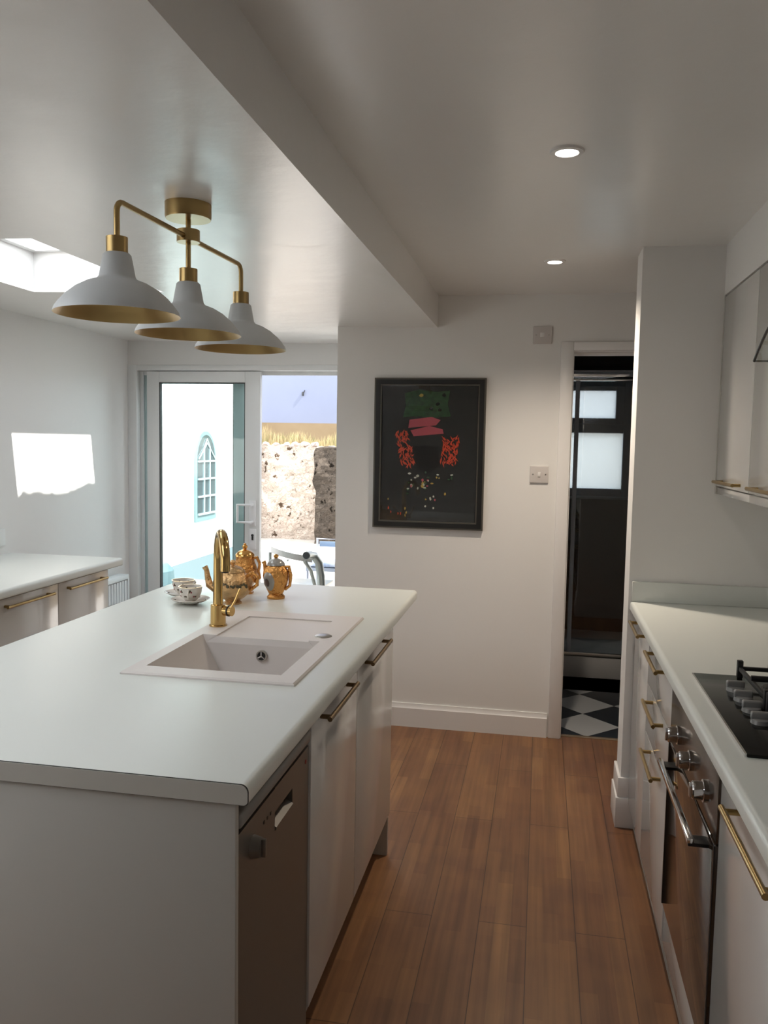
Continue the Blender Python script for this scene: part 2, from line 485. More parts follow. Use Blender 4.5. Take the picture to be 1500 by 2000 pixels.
# architrave and lining of the shower-room doorway (the opening stands without a leaf)
d1 = thing('door_1', (.5, YB, 0), 'open white doorway lining leading to the shower room', None, kind='structure')
B().box(.075, .136, YB - .016, YB, 0, 2.0, .004).box(.136, .87, YB - .016, YB, 1.958, 2.0, .004).obj('architrave', TRIM, d1)
B().box(.124, .1405, YB, YB + .10, 0, 1.965).box(.86, .872, YB, YB + .10, 0, 1.965).box(.1405, .86, YB, YB + .10, 1.951, 1.966).box(.1405, .86, YB + .04, YB + .055, 1.938, 1.951).obj('door_lining', TRIM, d1)
struct(B().box(.14, .87, YB + .025, YB + .055, 0, .004, .001), 'trim_1', mat('threshold_strip', (.35, .25, .16), .4, .6))

# rooflights: frame and pane at the top of each shaft
for i, (x0, x1, y0, y1) in enumerate(SK):
    zt = 2.30
    w = thing('window_%d' % (i + 1), ((x0 + x1) / 2, (y0 + y1) / 2, zt), None, None, kind='structure')
    t = .035 if i != 1 else .01
    fb = B().box(x0, x0 + t, y0, y1, zt - .03, zt + .02).box(x1 - t, x1, y0, y1, zt - .03, zt + .02).box(x0 + t, x1 - t, y0, y0 + t, zt - .03, zt + .02).box(x0 + t, x1 - t, y1 - t, y1, zt - .03, zt + .02)
    fb.obj('window_frame', UPVC, w)
    B().box(x0 + t, x1 - t, y0 + t, y1 - t, zt, zt + .006).obj('pane', GLASS_C, w)
    if True:
        B().box(x0 - .03, x0, y0 - .03, y1 + .03, ZR + .06, zt + .02).box(x1, x1 + .03, y0 - .03, y1 + .03, ZR + .06, zt + .02).box(x0, x1, y0 - .03, y0, ZR + .06, zt + .02).box(x0, x1, y1, y1 + .03, ZR + .06, zt + .02).obj('kerb', UPVC, w)
    if i == 1:  # added strip, out of view; its jagged edge makes the sun patch ragged
        fl = B(); yy = y0 - .05
        pts_ = []
        while yy < y1 + .05:
            k = (yy - y0) / (y1 - y0)
            pts_.append((x1 - .012 - .012 * math.sin(k * 9) + noise.noise(Vector((yy * 16, 1, 2))) * .022 - max(0, k - .55) * .05, yy)); yy += .012
        fl.prism([(x1 + .10, y0 - .05)] + [(x1 + .10, y1 + .05)] + pts_[::-1], zt + .021, zt + .024, 'z')
        fl.obj('ragged_sun_mask', mat('sun_mask_grey', (.12, .12, .13), .7), w)
    portal('skylight_portal', ((x0 + x1) / 2, (y0 + y1) / 2, zt + .05), x1 - x0, y1 - y0, (0, 0, -1))

# ------------------------------------------------------------------ sliding door
sd = thing('door_2', (-1.85, YD + .06, 0), 'white framed sliding glass door standing half open to the yard', None, kind='structure')
fr = B().box(XL, -2.578, YD - .006, YD + .13, 0, 1.96, .003).box(-1.12, -1.06, YD - .006, YD + .13, 0, 1.96, .003).box(-2.578, -1.12, YD - .006, YD + .13, 1.925, 1.96, .003).box(-2.578, -1.12, YD - .006, YD + .13, 0, .03, .003)
fr.box(-2.578, -2.555, YD + .045, YD + .055, .03, 1.925).box(-2.578, -1.12, YD + .048, YD + .053, 1.90, 1.925)
fr.obj('outer_frame', UPVC, sd)
def leaf(x0, x1, y0, y1, w, wr, name, gm, mat_):
    fb = B().box(x0, x0 + w, y0, y1, .03, 1.921, .003).box(x1 - wr, x1, y0, y1, .03, 1.921, .003).box(x0 + w, x1 - wr, y0, y1, 1.852, 1.921, .003).box(x0 + w, x1 - wr, y0, y1, .03, .12, .003)
    o = fb.obj(name, mat_, sd)
    B().box(x0 + w, x1 - wr, (y0 + y1) / 2 - .003, (y0 + y1) / 2 + .003, .12, 1.852).obj('pane', gm, o)
    g = .005
    B().box(x0 + w, x0 + w + g, y0 + .004, y1 - .004, .12, 1.852).box(x1 - wr - g, x1 - wr, y0 + .004, y1 - .004, .12, 1.852).box(x0 + w, x1 - wr, y0 + .004, y1 - .004, 1.852 - g, 1.852).box(x0 + w, x1 - wr, y0 + .004, y1 - .004, .12, .12 + g).obj('gasket', DARKL, o, label='thin black rubber gasket')
    return o
lf = leaf(-2.511, -1.747, YD + .002, YD + .042, .084, .10, 'sliding_leaf', GLASS, UPVC)
leaf(-2.577, -1.86, YD + .06, YD + .10, .06, .085, 'fixed_leaf', GLASS, mat('shaded_glass_tint_frame', (.50, .62, .62), .3))  # white frame; shade and teal glass tint put into its colour
# D handle with lock below
hb = B()
hb.tube([(-1.79, YD + .003, 1.085), (-1.79, YD - .045, 1.085), (-1.875, YD - .05, 1.085), (-1.875, YD - .05, .975), (-1.79, YD - .045, .975), (-1.79, YD + .003, .975)], .009, 10)
hb.box(-1.815, -1.77, YD - .006, YD + .003, .95, 1.11, .002)
hb.obj('handle', mat('white_handle', (.85, .85, .87), .3), lf)
kb = B().box(-1.812, -1.768, YD - .005, YD + .003, .80, .93, .002)
k = kb.obj('lock_plate', MATS['white_handle'], lf)
B().tube([(-1.79, YD - .012, .89), (-1.79, YD + .0, .89)], .008, 12).box(-1.795, -1.785, YD - .01, YD, .86, .89).obj('lock_cylinder', BLACK, lf, label='black key cylinder')
portal('door_portal', (-1.85, YD + .2, 1.0), 1.5, 1.9, (0, -1, 0))

# ------------------------------------------------------------------ shower room
struct(B().box(-.94, XR + .12, 4.26, 6.3, -.06, 0), 'floor_shower_room', CHECK, world=True)
b = B()
wx0, wx1, wz0, wz1 = -.12, .625, 1.13, 1.975
b.box(-.94, wx0, 6.2, 6.35, 0, 2.3).box(wx1, XR, 6.2, 6.35, 0, 2.3).box(wx0, wx1, 6.2, 6.35, 0, wz0).box(wx0, wx1, 6.2, 6.35, wz1, 2.3)
struct(b, 'wall_shower_back', METRO, world=True)
struct(B().box(XR, XR + .12, 4.35, 6.35, 0, 2.3), 'wall_shower_right', METRO, world=True)
struct(B().box(-.94, -.82, 4.33, 6.2, 0, 2.3), 'wall_shower_left', METRO, world=True)
struct(B().box(-.94, XR + .12, 4.33, 6.35, 2.3, 2.4), 'ceiling_shower_room', WALL, world=True)
wn = thing('window_4', (.25, 6.24, wz0), None, None, kind='structure')
fb = B()
Y0, Y1 = 6.215, 6.275
fb.box(wx0, wx0 + .055, Y0, Y1, wz0, wz1, .004).box(wx1 - .055, wx1, Y0, Y1, wz0, wz1, .004)
fb.box(wx0 + .055, wx1 - .055, Y0, Y1, wz1 - .05, wz1, .004).box(wx0 + .055, wx1 - .055, Y0, Y1, wz0, wz0 + .055, .004).box(wx0 + .055, wx1 - .055, Y0, Y1, 1.588, 1.65, .004)
fb.obj('window_frame', BACKLIT_FR, wn)
ob = B().box(wx0 + .055, wx0 + .11, 6.2, 6.26, 1.65, wz1 - .05, .004).box(wx1 - .115, wx1 - .055, 6.2, 6.26, 1.65, wz1 - .05, .004).box(wx0 + .11, wx1 - .115, 6.2, 6.26, 1.65, 1.695, .004).box(wx0 + .11, wx1 - .115, 6.2, 6.26, 1.892, wz1 - .05, .004)
o = ob.obj('top_sash', BACKLIT_FR, wn)
B().box(wx0 + .11, wx1 - .115, 6.235, 6.241, 1.695, 1.892).obj('pane', FROST_G, o)
B().box(.28, .32, 6.188, 6.2, 1.655, 1.685, .003).tube([(.30, 6.185, 1.668), (.34, 6.178, 1.672), (.39, 6.178, 1.684)], .007, 10).obj('catch_handle', BACKLIT_FR, o)
B().box(wx0 + .055, wx1 - .055, 6.235, 6.241, wz0 + .055, 1.588).obj('pane', FROST_G, wn)
B().box(wx0, wx1, 6.185, 6.215, wz0 - .02, wz0, .003).obj('window_sill', BACKLIT_FR, wn)
portal('shower_window_portal', (.25, 6.4, 1.55), .75, .85, (0, -1, 0))
B().box(-.82, .9, 5.4, 6.2, 0, .14, .008).obj('shower_tray', TRAY, None, 'raised white shower tray on the diamond tiled floor', 'shower tray')
se = thing('shower_enclosure', (.3, 5.41, .14), 'sliding glass shower screen with dark metal rails above the tray', 'shower screen')
B().box(-.8, .85, 5.395, 5.425, .14, .165, .003).obj('bottom_rail', STEEL, se)
B().box(-.8, .85, 5.385, 5.435, 1.925, 1.965, .004).box(-.8, .85, 5.39, 5.43, 1.90, 1.915, .004).obj('top_rail', CHROME, se)
B().box(.195, .222, 5.40, 5.42, .165, 1.90, .003).obj('stile', mat('blue_grey_aluminium', (.55, .60, .68), .35), se)
B().box(-.6, .195, 5.407, 5.413, .165, 1.90).obj('glass_panel', GLASS_S, se)
B().box(.222, .84, 5.407, 5.413, .165, 1.90).obj('glass_panel', GLASS_S, se)
B().tube([(.172, 5.375, .92), (.172, 5.375, 1.20)], .007, 10).tube([(.172, 5.375, .95), (.172, 5.407, .95)], .005, 8).tube([(.172, 5.375, 1.17), (.172, 5.407, 1.17)], .005, 8).obj('handle', CHROME, se)

# ------------------------------------------------------------------ worktops
def profile(x0, x1, z0, z1, r, left=True, right=True, n=6, rb=None):
    rb = r * .55 if rb is None else rb
    pts = []
    def cnr(cx, cz, rr, a0):
        if rr <= 0: return [(cx, cz)]
        return [(cx + rr * math.cos(R(a0 + 90 * i / n)), cz + rr * math.sin(R(a0 + 90 * i / n))) for i in range(n + 1)]
    rr, rl = (r if right else 0), (r if left else 0)
    pts += cnr(x1 - rr, z1 - rr, rr, 0) + cnr(x0 + rl, z1 - rl, rl, 90)
    rr, rl = (rb if right else 0), (rb if left else 0)
    pts += cnr(x0 + rl, z0 + rl, rl, 180) + cnr(x1 - rr, z0 + rr, rr, 270)
    return pts
IX0, IX1, IY0, IY1 = -1.487, -.477, 1.312, 3.27
iw = thing('island_worktop', (-.98, 2.29, .862), 'large pale laminate worktop lying on the kitchen island', 'worktop')
b = B()
b.prism(profile(IX0, IX1, .862, .90, .014), IY0 + .003, 1.93)
b.prism(profile(IX0, IX1, .862, .90, .014), 2.33, IY1)
b.prism(profile(IX0, -1.0, .862, .90, .014, right=False), 1.93, 2.33)
b.prism(profile(-.605, IX1, .862, .90, .014, left=False), 1.93, 2.33)
b.obj('worktop_slab', TOP, iw)
B().prism(profile(IX0, IX1, .862, .90, .014), IY0 + .0015, IY0 + .003).obj('edge_seam', DARKL, iw)
B().prism(profile(IX0 + .0012, IX1 - .0012, .8632, .8988, .0135), IY0, IY0 + .0015).obj('edge_strip', EDGE, iw, label='greyer glued end strip')

# ------------------------------------------------------------------ sink
sk = thing('kitchen_sink', (-.8, 2.28, .90), 'white composite inset sink with draining board in the island worktop', 'sink')
X = [-1.02, -.985, -.94, -.655, -.622, -.573]; Yv = [1.886, 1.945, 2.31, 2.59, 2.675]
ZT, ZRc = .9075, .9035
b = B(); bm = b.bm
def cellz(i, j):
    if j == 1 and 1 <= i <= 3: return None
    if j == 2 and i == 2: return ZRc
    return ZT
for i in range(5):
    for j in range(4):
        z = cellz(i, j)
        if z is None: continue
        b.quad([(X[i], Yv[j], z), (X[i + 1], Yv[j], z), (X[i + 1], Yv[j + 1], z), (X[i], Yv[j + 1], z)])
# sides of the drainer recess
b.quad([(X[2], Yv[2], ZRc), (X[2], Yv[3], ZRc), (X[2] - .004, Yv[3], ZT), (X[2] - .004, Yv[2], ZT)])
b.quad([(X[3], Yv[2], ZRc), (X[3], Yv[3], ZRc), (X[3], Yv[3], ZT), (X[3], Yv[2], ZT)])
b.quad([(X[2], Yv[3], ZRc), (X[3], Yv[3], ZRc), (X[3], Yv[3], ZT), (X[2], Yv[3], ZT)])
# outer rim
def ring(a, bb):
    n = len(a)
    for k in range(n): b.quad([a[k], a[(k + 1) % n], bb[(k + 1) % n], bb[k]])
o0 = [(X[0], Yv[0], ZT), (X[5], Yv[0], ZT), (X[5], Yv[4], ZT), (X[0], Yv[4], ZT)]
e = .004
o1 = [(X[0] - e, Yv[0] - e, ZT - .004), (X[5] + e, Yv[0] - e, ZT - .004), (X[5] + e, Yv[4] + e, ZT - .004), (X[0] - e, Yv[4] + e, ZT - .004)]
o2 = [(p[0], p[1], .8995) for p in o1]
ring(o0, o1); ring(o1, o2)
# bowl with sloping sides
bx0, bx1, by0, by1 = X[1], X[4], Yv[1], Yv[2]
zb = .735
top = [(bx0, by0), (bx1, by0), (bx1, by1), (bx0, by1)]
mid = [(bx0 + .012, by0 + .012), (bx1 - .012, by0 + .012), (bx1 - .012, by1 - .006), (bx0 + .012, by1 - .006)]
bot = [(bx0 + .10, by0 + .04), (bx1 - .03, by0 + .04), (bx1 - .03, by1 - .02), (bx0 + .10, by1 - .02)]
T = []
for k, (px, py) in enumerate(top):
    z = ZT
    T.append((px, py, z))
Mi = [(p[0], p[1], .885) for p in mid]; Bo = [(p[0], p[1], zb) for p in bot]
b.quad([T[0], T[1], Mi[1], Mi[0]]); b.quad([T[1], T[2], Mi[2], Mi[1]]); b.quad([T[3], T[0], Mi[0], Mi[3]])
bf = [(bx1, by1, ZT), (X[3], by1, ZT), (X[3], by1, ZRc), (X[2], by1, ZRc), (X[2] - .004, by1, ZT), (bx0, by1, ZT)]
vs = [b.bm.verts.new(p) for p in bf + [Mi[3], Mi[2]]]
b.bm.faces.new(vs)
ring(Mi, Bo)
b.quad(Bo)
bmesh.ops.remove_doubles(b.bm, verts=b.bm.verts, dist=1e-5)
b.obj('sink_body', SINK, sk, smooth=False)
yo = by1 - .0115
ov = B().tube([(-.795, yo + .004, .855), (-.795, yo - .004, .856)], .017, 24)
o = ov.obj('overflow', STEEL, sk, label='round steel overflow grille')
B().tube([(-.795, yo - .0035, .856), (-.795, yo - .0055, .8561)], .0125, 24).obj('overflow_holes', BLACK, o)
g = B()
for k in range(3):
    a = R(90 + 120 * k)
    g.tube([(-.795, yo - .006, .856), (-.795 + .012 * math.cos(a), yo - .006, .856 + .012 * math.sin(a))], .0022, 6)
g.obj('overflow_spokes', CHROME, o)
B().lathe([(0, .9105), (.022, .9105), (.0255, .909), (.026, .907)], (-.628, 2.375, 0), 28).obj('pop_up_knob', STEEL, sk, label='round brushed steel control cap')
B().lathe([(0, .738), (.035, .738), (.04, .7365), (.04, .735)], (-.76, 2.12, 0), 28).obj('drain', STEEL, sk)

# ------------------------------------------------------------------ tap
tp = thing('kitchen_tap', (-.985, 2.43, .9075), 'tall gold swan-neck mixer tap standing at the corner of the sink', 'tap')
tx, ty = -.985, 2.43
B().lathe([(0, .9075), (.028, .9075), (.028, .911), (.024, .913), (.0235, .975), (.0175, .977), (0, .977)], (tx, ty, 0), 32).obj('tap_body', BRASS_P, tp)
dv = Vector((.095, -.17, 0)).normalized()
ra = .082
pts = [(tx, ty, .976), (tx, ty, 1.0), (tx, ty, 1.06), (tx, ty, 1.12)]
rads = [.0165, .0158, .015, .0145]
for i in range(1, 19):
    a = math.pi * i / 18 * 1.03
    p = Vector((tx, ty, 1.125)) + dv * (ra - ra * math.cos(a)) + Vector((0, 0, ra * math.sin(a)))
    pts.append(tuple(p)); rads.append(.0145)
p = Vector(pts[-1]); pts.append(tuple(p + Vector((0, 0, -.012)))); rads.append(.0145)
B().tube(pts, rads, 20).obj('spout', BRASS_P, tp)
B().tube([tuple(p + Vector((0, 0, -.012))), tuple(p + Vector((0, 0, -.016)))], .0115, 16).obj('aerator', BLACK, tp)
lv = B().tube([(tx + .02, ty, .957), (tx + .036, ty - .004, .957)], .0165, 20)
lv.obj('lever_hub', BRASS_P, tp)
B().tube([(tx + .036, ty - .004, .957), (tx + .040, ty - .005, .957)], .0175, 20).obj('lever_ring', BLACK, tp, label='black ring on the lever')
B().tube([(tx + .040, ty - .005, .957), (tx + .050, ty - .007, .957)], .0155, 20).tube([(tx + .045, ty - .005, .968), (tx + .058, ty - .005, .99), (tx + .075, ty - .006, 1.03)], .0035, 8).obj('lever', BRASS_P, tp)

# ------------------------------------------------------------------ island body
ic = thing('island_cabinet', (-.85, 2.33, 0), 'gloss white double door cabinet under the island worktop', 'cabinet')
B().box(-1.12, -.525, 1.80, 1.816, .15, .862).box(-1.12, -.525, 2.824, 2.84, .15, .862).box(-1.12, -1.105, 1.816, 2.824, .15, .862).box(-1.105, -.525, 1.816, 2.824, .15, .166).obj('carcass', CARC, ic)
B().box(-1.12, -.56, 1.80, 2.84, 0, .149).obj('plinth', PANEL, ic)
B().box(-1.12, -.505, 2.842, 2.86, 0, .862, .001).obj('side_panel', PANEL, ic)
def bar_handle(y0, y1, z, x, xf, m_, parent, r=.006, name='handle'):
    """bar along y at x, feet reaching the face xf"""
    hb = B().tube([(x, y0, z), (x, y1, z)], r, 12)
    for yy in (y0 + .018, y1 - .018): hb.tube([(x, yy, z), (xf, yy, z)], r * .95, 10)
    return hb.obj(name, m_, parent)
for (y0, y1, h0, h1) in ((1.795, 2.275, 1.855, 2.16), (2.281, 2.858, 2.36, 2.67)):
    o = B().box(-.523, -.50, y0, y1, .155, .852, .0015).obj('door', GLOSS, ic)
    bar_handle(h0, h1, .836, -.472, -.4995, BRASS_D, o)
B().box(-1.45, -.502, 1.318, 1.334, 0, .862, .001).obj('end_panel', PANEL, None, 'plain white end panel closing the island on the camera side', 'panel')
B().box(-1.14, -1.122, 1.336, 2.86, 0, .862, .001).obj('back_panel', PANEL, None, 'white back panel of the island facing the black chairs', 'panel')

dw = thing('dishwasher', (-.8, 1.56, 0), 'slim grey metallic dishwasher built under the near end of the island', 'dishwasher')
B().box(-1.08, -.53, 1.338, 1.79, .02, .80, .003).obj('body', DWASH, dw)
B().box(-1.08, -.499, 1.337, 1.792, .804, .832, .008, 3).obj('lid', mat('grey_lid', (.26, .25, .23), .4), dw)
# front door with a recessed grip
db = B()
hy0, hy1, hz0, hz1 = 1.545, 1.665, .705, .745
xf = -.505
db.box(-.53, xf, 1.338, hy0, .10, .794, 0).box(-.53, xf, hy1, 1.79, .10, .794, 0).box(-.53, xf, hy0, hy1, .10, hz0).box(-.53, xf, hy0, hy1, hz1, .795).box(-.53, -.525, hy0, hy1, hz0, hz1)
dd = db.obj('door', DWASH, dw)
B().prism([(xf - .002, hz0), (xf + .003, hz0 + .002), (xf + .003, hz0 + .008), (xf - .015, hz0 + .016), (xf - .015, hz0)], hy0 + .002, hy1 - .002).obj('handle', DWASH, dd)
B().tube([(xf, 1.415, .737), (xf + .018, 1.415, .737)], [.022, .018], 28).box(xf + .017, xf + .026, 1.411, 1.419, .720, .754, .001).obj('dial', mat('grey_dial', (.20, .19, .175), .3, .4), dd)
B().tube([(xf, 1.765, .765), (xf + .001, 1.765, .765)], .005, 12).obj('badge', mat('red_badge', (.3, .02, .02), .4), dd, label='small red badge')
db = B()
for yy in (1.475, 1.495, 1.515): db.box(xf, xf + .0012, yy, yy + .006, .752, .758)
db.obj('button', BLACK, dd)
B().box(-1.06, -.56, 1.345, 1.785, 0, .02).obj('foot', BLACK, dw)

# ------------------------------------------------------------------ right-hand run
rw = thing('hob_worktop', (.66, 2.3, .862), 'pale laminate worktop along the right wall carrying the gas hob', 'worktop')
B().prism(profile(.352, XR, .862, .90, .014, right=False), .5, 3.28).obj('worktop_slab', TOP, rw)
B().box(.356, XR - .018, 3.262, 3.28, .90, .978, .003).obj('upstand', TOP, rw)
B().box(XR - .018, XR, .5, 3.262, .90, .978, .003).obj('upstand', TOP, rw)
def base_unit(y0, y1, label, fronts, hl=.26):
    t = thing('base_cabinet', (.67, (y0 + y1) / 2, 0), label, 'cabinet')
    B().box(.396, XR - .005, y0 + .001, y1 - .001, .12, .861).obj('carcass', CARC, t)
    B().box(.398, XR - .01, y0 + .001, y1 - .001, 0, .119).obj('plinth', PANEL, t)
    yc = (y0 + y1) / 2
    for (z0, z1, zh, nm) in fronts:
        o = B().box(.375, .395, y0 + .002, y1 - .002, z0, z1, .0015).obj(nm, GLOSS, t)
        bar_handle(yc - hl / 2, yc + hl / 2, zh, .345, .3755, BRASS, o)
    return t
base_unit(2.865, 3.275, 'narrow gloss white base cabinet against the wall stub', [(.10, .852, .835, 'door')])
base_unit(2.342, 2.863, 'gloss white drawer unit with three brass handles beside the oven', [(.70, .852, .835, 'drawer'), (.535, .697, .675, 'drawer'), (.10, .532, .512, 'drawer')])
base_unit(1.11, 1.712, 'gloss white base cabinet nearest the camera with long brass handle', [(.10, .852, .833, 'door')], hl=.31)

ov = thing('built_in_oven', (.67, 2.03, 0), 'built-in oven with chrome knobs and tinted glass door under the hob', 'oven')
oy0, oy1 = 1.716, 2.338
B().box(.396, XR - .01, oy0, oy1, .12, .861).obj('housing', CARC, ov)
B().box(.398, XR - .01, oy0, oy1, 0, .119).obj('plinth', PANEL, ov)
B().box(.378, .395, oy0, oy1, .10, .218, .0015).obj('filler_panel', GLOSS, ov)
B().box(.372, .395, oy0 + .003, oy1 - .003, .69, .835, .002).obj('control_panel', mat('bronze_steel', (.12, .10, .085), .22, .9), ov)
od = B().box(.370, .395, oy0 + .003, oy1 - .003, .222, .686, .003).obj('oven_door', OVENG, ov)
B().box(.3685, .3705, oy0 + .003, oy0 + .012, .222, .686).obj('door_edge', BLACK, od)
B().box(.3685, .3705, oy1 - .012, oy1 - .003, .222, .686).obj('door_edge', BLACK, od)
hb = B().box(.326, .340, oy0 + .055, oy1 - .105, .660, .673, .003)
h_ = hb.obj('handle', CHROME, od, label='flat chrome bar handle')
for q in (oy0 + .055, oy1 - .145): B().box(.328, .371, q, q + .04, .655, .664, .002).obj('handle_bracket', BLACK, h_)
for yy in (2.175, 2.0, 1.825):
    kb = B().tube([(.372, yy, .757), (.362, yy, .757), (.361, yy, .757), (.342, yy, .757), (.339, yy, .757)], [.024, .024, .020, .0195, .017], 28)
    o = kb.obj('knob', CHROME, ov)
    B().box(.334, .3395, yy - .003, yy + .003, .741, .773, .001).obj('pointer', CHROME, o)

hobx0, hobx1, hoby0, hoby1 = .405, .915, 1.65, 2.236
hb_ = thing('gas_hob', (.66, 1.94, .90), 'black glass gas hob set in the right-hand worktop', 'hob')
b = B().box(hobx0, hobx1, hoby0, hoby1, .90, .907, .0025)
b.obj('glass_plate', BLACKG, hb_)
B().box(hobx0 - .0035, hobx0 + .0005, hoby0 + .003, hoby1 - .003, .90, .9072).obj('trim_edge', CHROME, hb_, label='bright metal edge')
for yy in (2.09, 2.01, 1.93, 1.85):
    kb = B().lathe([(0, .907), (.021, .907), (.020, .916), (.017, .918), (0, .918)], (.478, yy, 0), 28)
    kb.box(.457, .499, yy - .0065, yy + .0065, .914, .932, .004, 3)
    kb.obj('knob', KNOBG, hb_)
for (bx, by, r) in ((.585, 2.085, .045), (.585, 1.80, .03), (.79, 2.085, .03), (.79, 1.80, .05)):
    bb = B().lathe([(r * 1.15, .907), (r * 1.15, .914), (r, .918), (r, .922), (r * .8, .926), (0, .926)], (bx, by, 0), 30)
    bb.obj('burner', IRON, hb_)
for (y0, y1) in ((1.955, 2.215), (1.67, 1.93)):
    g = B(); zt = .948
    x0, x1 = .515, .885
    for a, c in (((x0, y0), (x1, y0)), ((x1, y0), (x1, y1)), ((x1, y1), (x0, y1)), ((x0, y1), (x0, y0))):
        g.box(min(a[0], c[0]) - .004, max(a[0], c[0]) + .004, min(a[1], c[1]) - .004, max(a[1], c[1]) + .004, .926, .936, .001)
    ym = (y0 + y1) / 2
    for (bx) in (.585, .79):
        for k in range(4):
            a = R(90 * k)
            p0 = Vector((bx + math.cos(a) * .03, ym + math.sin(a) * .03, 0))
            L_ = .125 if k % 2 else (.072 if (bx < .7) == (k == 2) or True else .1)
            p1 = Vector((bx + math.cos(a) * L_, ym + math.sin(a) * L_, 0))
            if k % 2 == 0: p1.x = max(x0, min(x1, p1.x))
            lo = (min(p0.x, p1.x) - .004, min(p0.y, p1.y) - .004); hi = (max(p0.x, p1.x) + .004, max(p0.y, p1.y) + .004)
            g.box(lo[0], hi[0], lo[1], hi[1], .934, zt, .0015)
    for (xx, yy) in ((x0, y0), (x1, y0), (x1, y1), (x0, y1)): g.box(xx - .007, xx + .007, yy - .007, yy + .007, .907, zt + .004, .002)
    g.obj('pan_support', IRON, hb_)

# upper cabinets, pelmet and boxed-in soffit
struct(B().box(.64, XR, -2.6, 3.28, 2.052, ZR), 'trim_2', WALL, world=True)
def wall_unit(y0, y1, label):
    t = thing('wall_cabinet', (.81, (y0 + y1) / 2, 1.325), label, 'cabinet')
    B().box(.66, XR - .003, y0 + .001, y1 - .001, 1.352, 2.05).obj('carcass', CARC, t)
    B().box(.645, .663, y0 + .001, y1 - .001, 1.322, 1.347, .001).obj('pelmet', GLOSS, t)
    o = B().box(.64, .659, y0 + .0015, y1 - .0015, 1.352, 2.045, .0015).obj('door', GLOSS, t)
    yc = (y0 + y1) / 2
    bar_handle(yc - .155, yc + .155, 1.371, .612, .6405, BRASS, o)
    return t
wall_unit(2.772, 3.262, 'gloss white wall cabinet tight against the wall stub')
wall_unit(2.262, 2.77, 'gloss white wall cabinet second from the wall stub, next to the cooker hood')
wall_unit(1.11, 1.62, 'gloss white wall cabinet nearest the camera beyond the cooker hood')
B().box(.64, .66, 3.263, 3.279, 1.322, 2.05).obj('filler_strip', PANEL, None, 'thin white filler strip between wall cabinet and wall stub', 'panel')
hd = thing('cooker_hood', (.75, 1.94, 1.62), 'curved glass cooker hood mounted over the gas hob', 'cooker hood')
gb = B(); n = 16
ptsT, ptsB = [], []
for i in range(n + 1):
    y = 1.64 + .60 * i / n; k = (y - 1.94) / .30
    z = 1.708 + .10 * (1 - k * k)
    ptsT.append((y, z + .006)); ptsB.append((y, z))
gb.prism(ptsT + ptsB[::-1], .515, .90, 'x')
gb.obj('glass_canopy', glass_mat('hood_glass', (.90, .92, .92), .10), hd)
eb = B()
eb.tube([(.515, p[0], p[1] - .003) for p in ptsT], .0035, 8).tube([(.515, 2.24, 1.711), (.90, 2.24, 1.711)], .002, 6)
eb.obj('canopy_edge', mat('dark_glass_edge', (.05, .055, .055), .2), hd)
B().box(.62, XR, 1.68, 2.20, 1.62, 1.70, .004).obj('hood_body', STEEL, hd)
B().box(.70, XR, 1.83, 2.05, 1.80, 2.052, .003).box(.70, XR, 1.83, 2.05, 1.70, 1.80).obj('chimney', STEEL, hd)

# ------------------------------------------------------------------ left-hand run
lw = thing('left_worktop', (-2.33, 2.8, .862), 'pale laminate worktop along the left wall below the sun patch', 'worktop')
B().prism(profile(XL, -2.022, .862, .90, .014, left=False), 1.9, 3.755).obj('worktop_slab', TOP, lw)
def left_unit(y0, y1, label, group=None):
    t = thing('base_cabinet', (-2.33, (y0 + y1) / 2, 0), label, 'cabinet')
    B().box(XL + .005, -2.08, y0 + .001, y1 - .001, .12, .861).obj('carcass', CARC, t)
    B().box(XL + .01, -2.09, y0 + .001, y1 - .001, 0, .119).obj('plinth', PANEL, t)
    o = B().box(-2.079, -2.056, y0 + .0015, y1 - .0015, .12, .852, .0015).obj('door', GLOSS, t)
    yc = (y0 + y1) / 2
    bar_handle(yc - .16, yc + .16, .822, -2.03, -2.0565, BRASS, o)
    return t
left_unit(3.25, 3.675, 'gloss white cabinet at the radiator end of the left worktop')
left_unit(2.80, 3.248, 'gloss white cabinet under the left worktop, cut by the picture edge')
left_unit(2.35, 2.798, 'gloss white cabinet third from the radiator under the left worktop')
rd = thing('radiator', (-2.59, 4.3, .12), 'white ribbed panel radiator low on the left wall beside the sliding door', 'radiator')
b = B().box(-2.62, -2.60, 3.85, 4.79, .16, .62)
yy = 3.86
while yy < 4.77:
    b.prism([(-2.603, yy), (-2.548, yy + .006), (-2.545, yy + .02), (-2.603, yy + .026)], .165, .60, 'z'); yy += .033
b.obj('fins', RAD, rd)
B().box(-2.615, -2.542, 3.85, 4.80, .605, .635, .004).obj('top_grille', RAD, rd)
for q in (4.79, 3.844): B().box(-2.615, -2.542, q, q + .012, .16, .61, .002).obj('side_cover', RAD, rd)
for q in (4.0, 4.6): B().box(-2.64, -2.615, q, q + .03, .3, .5).obj('bracket', RAD, rd)

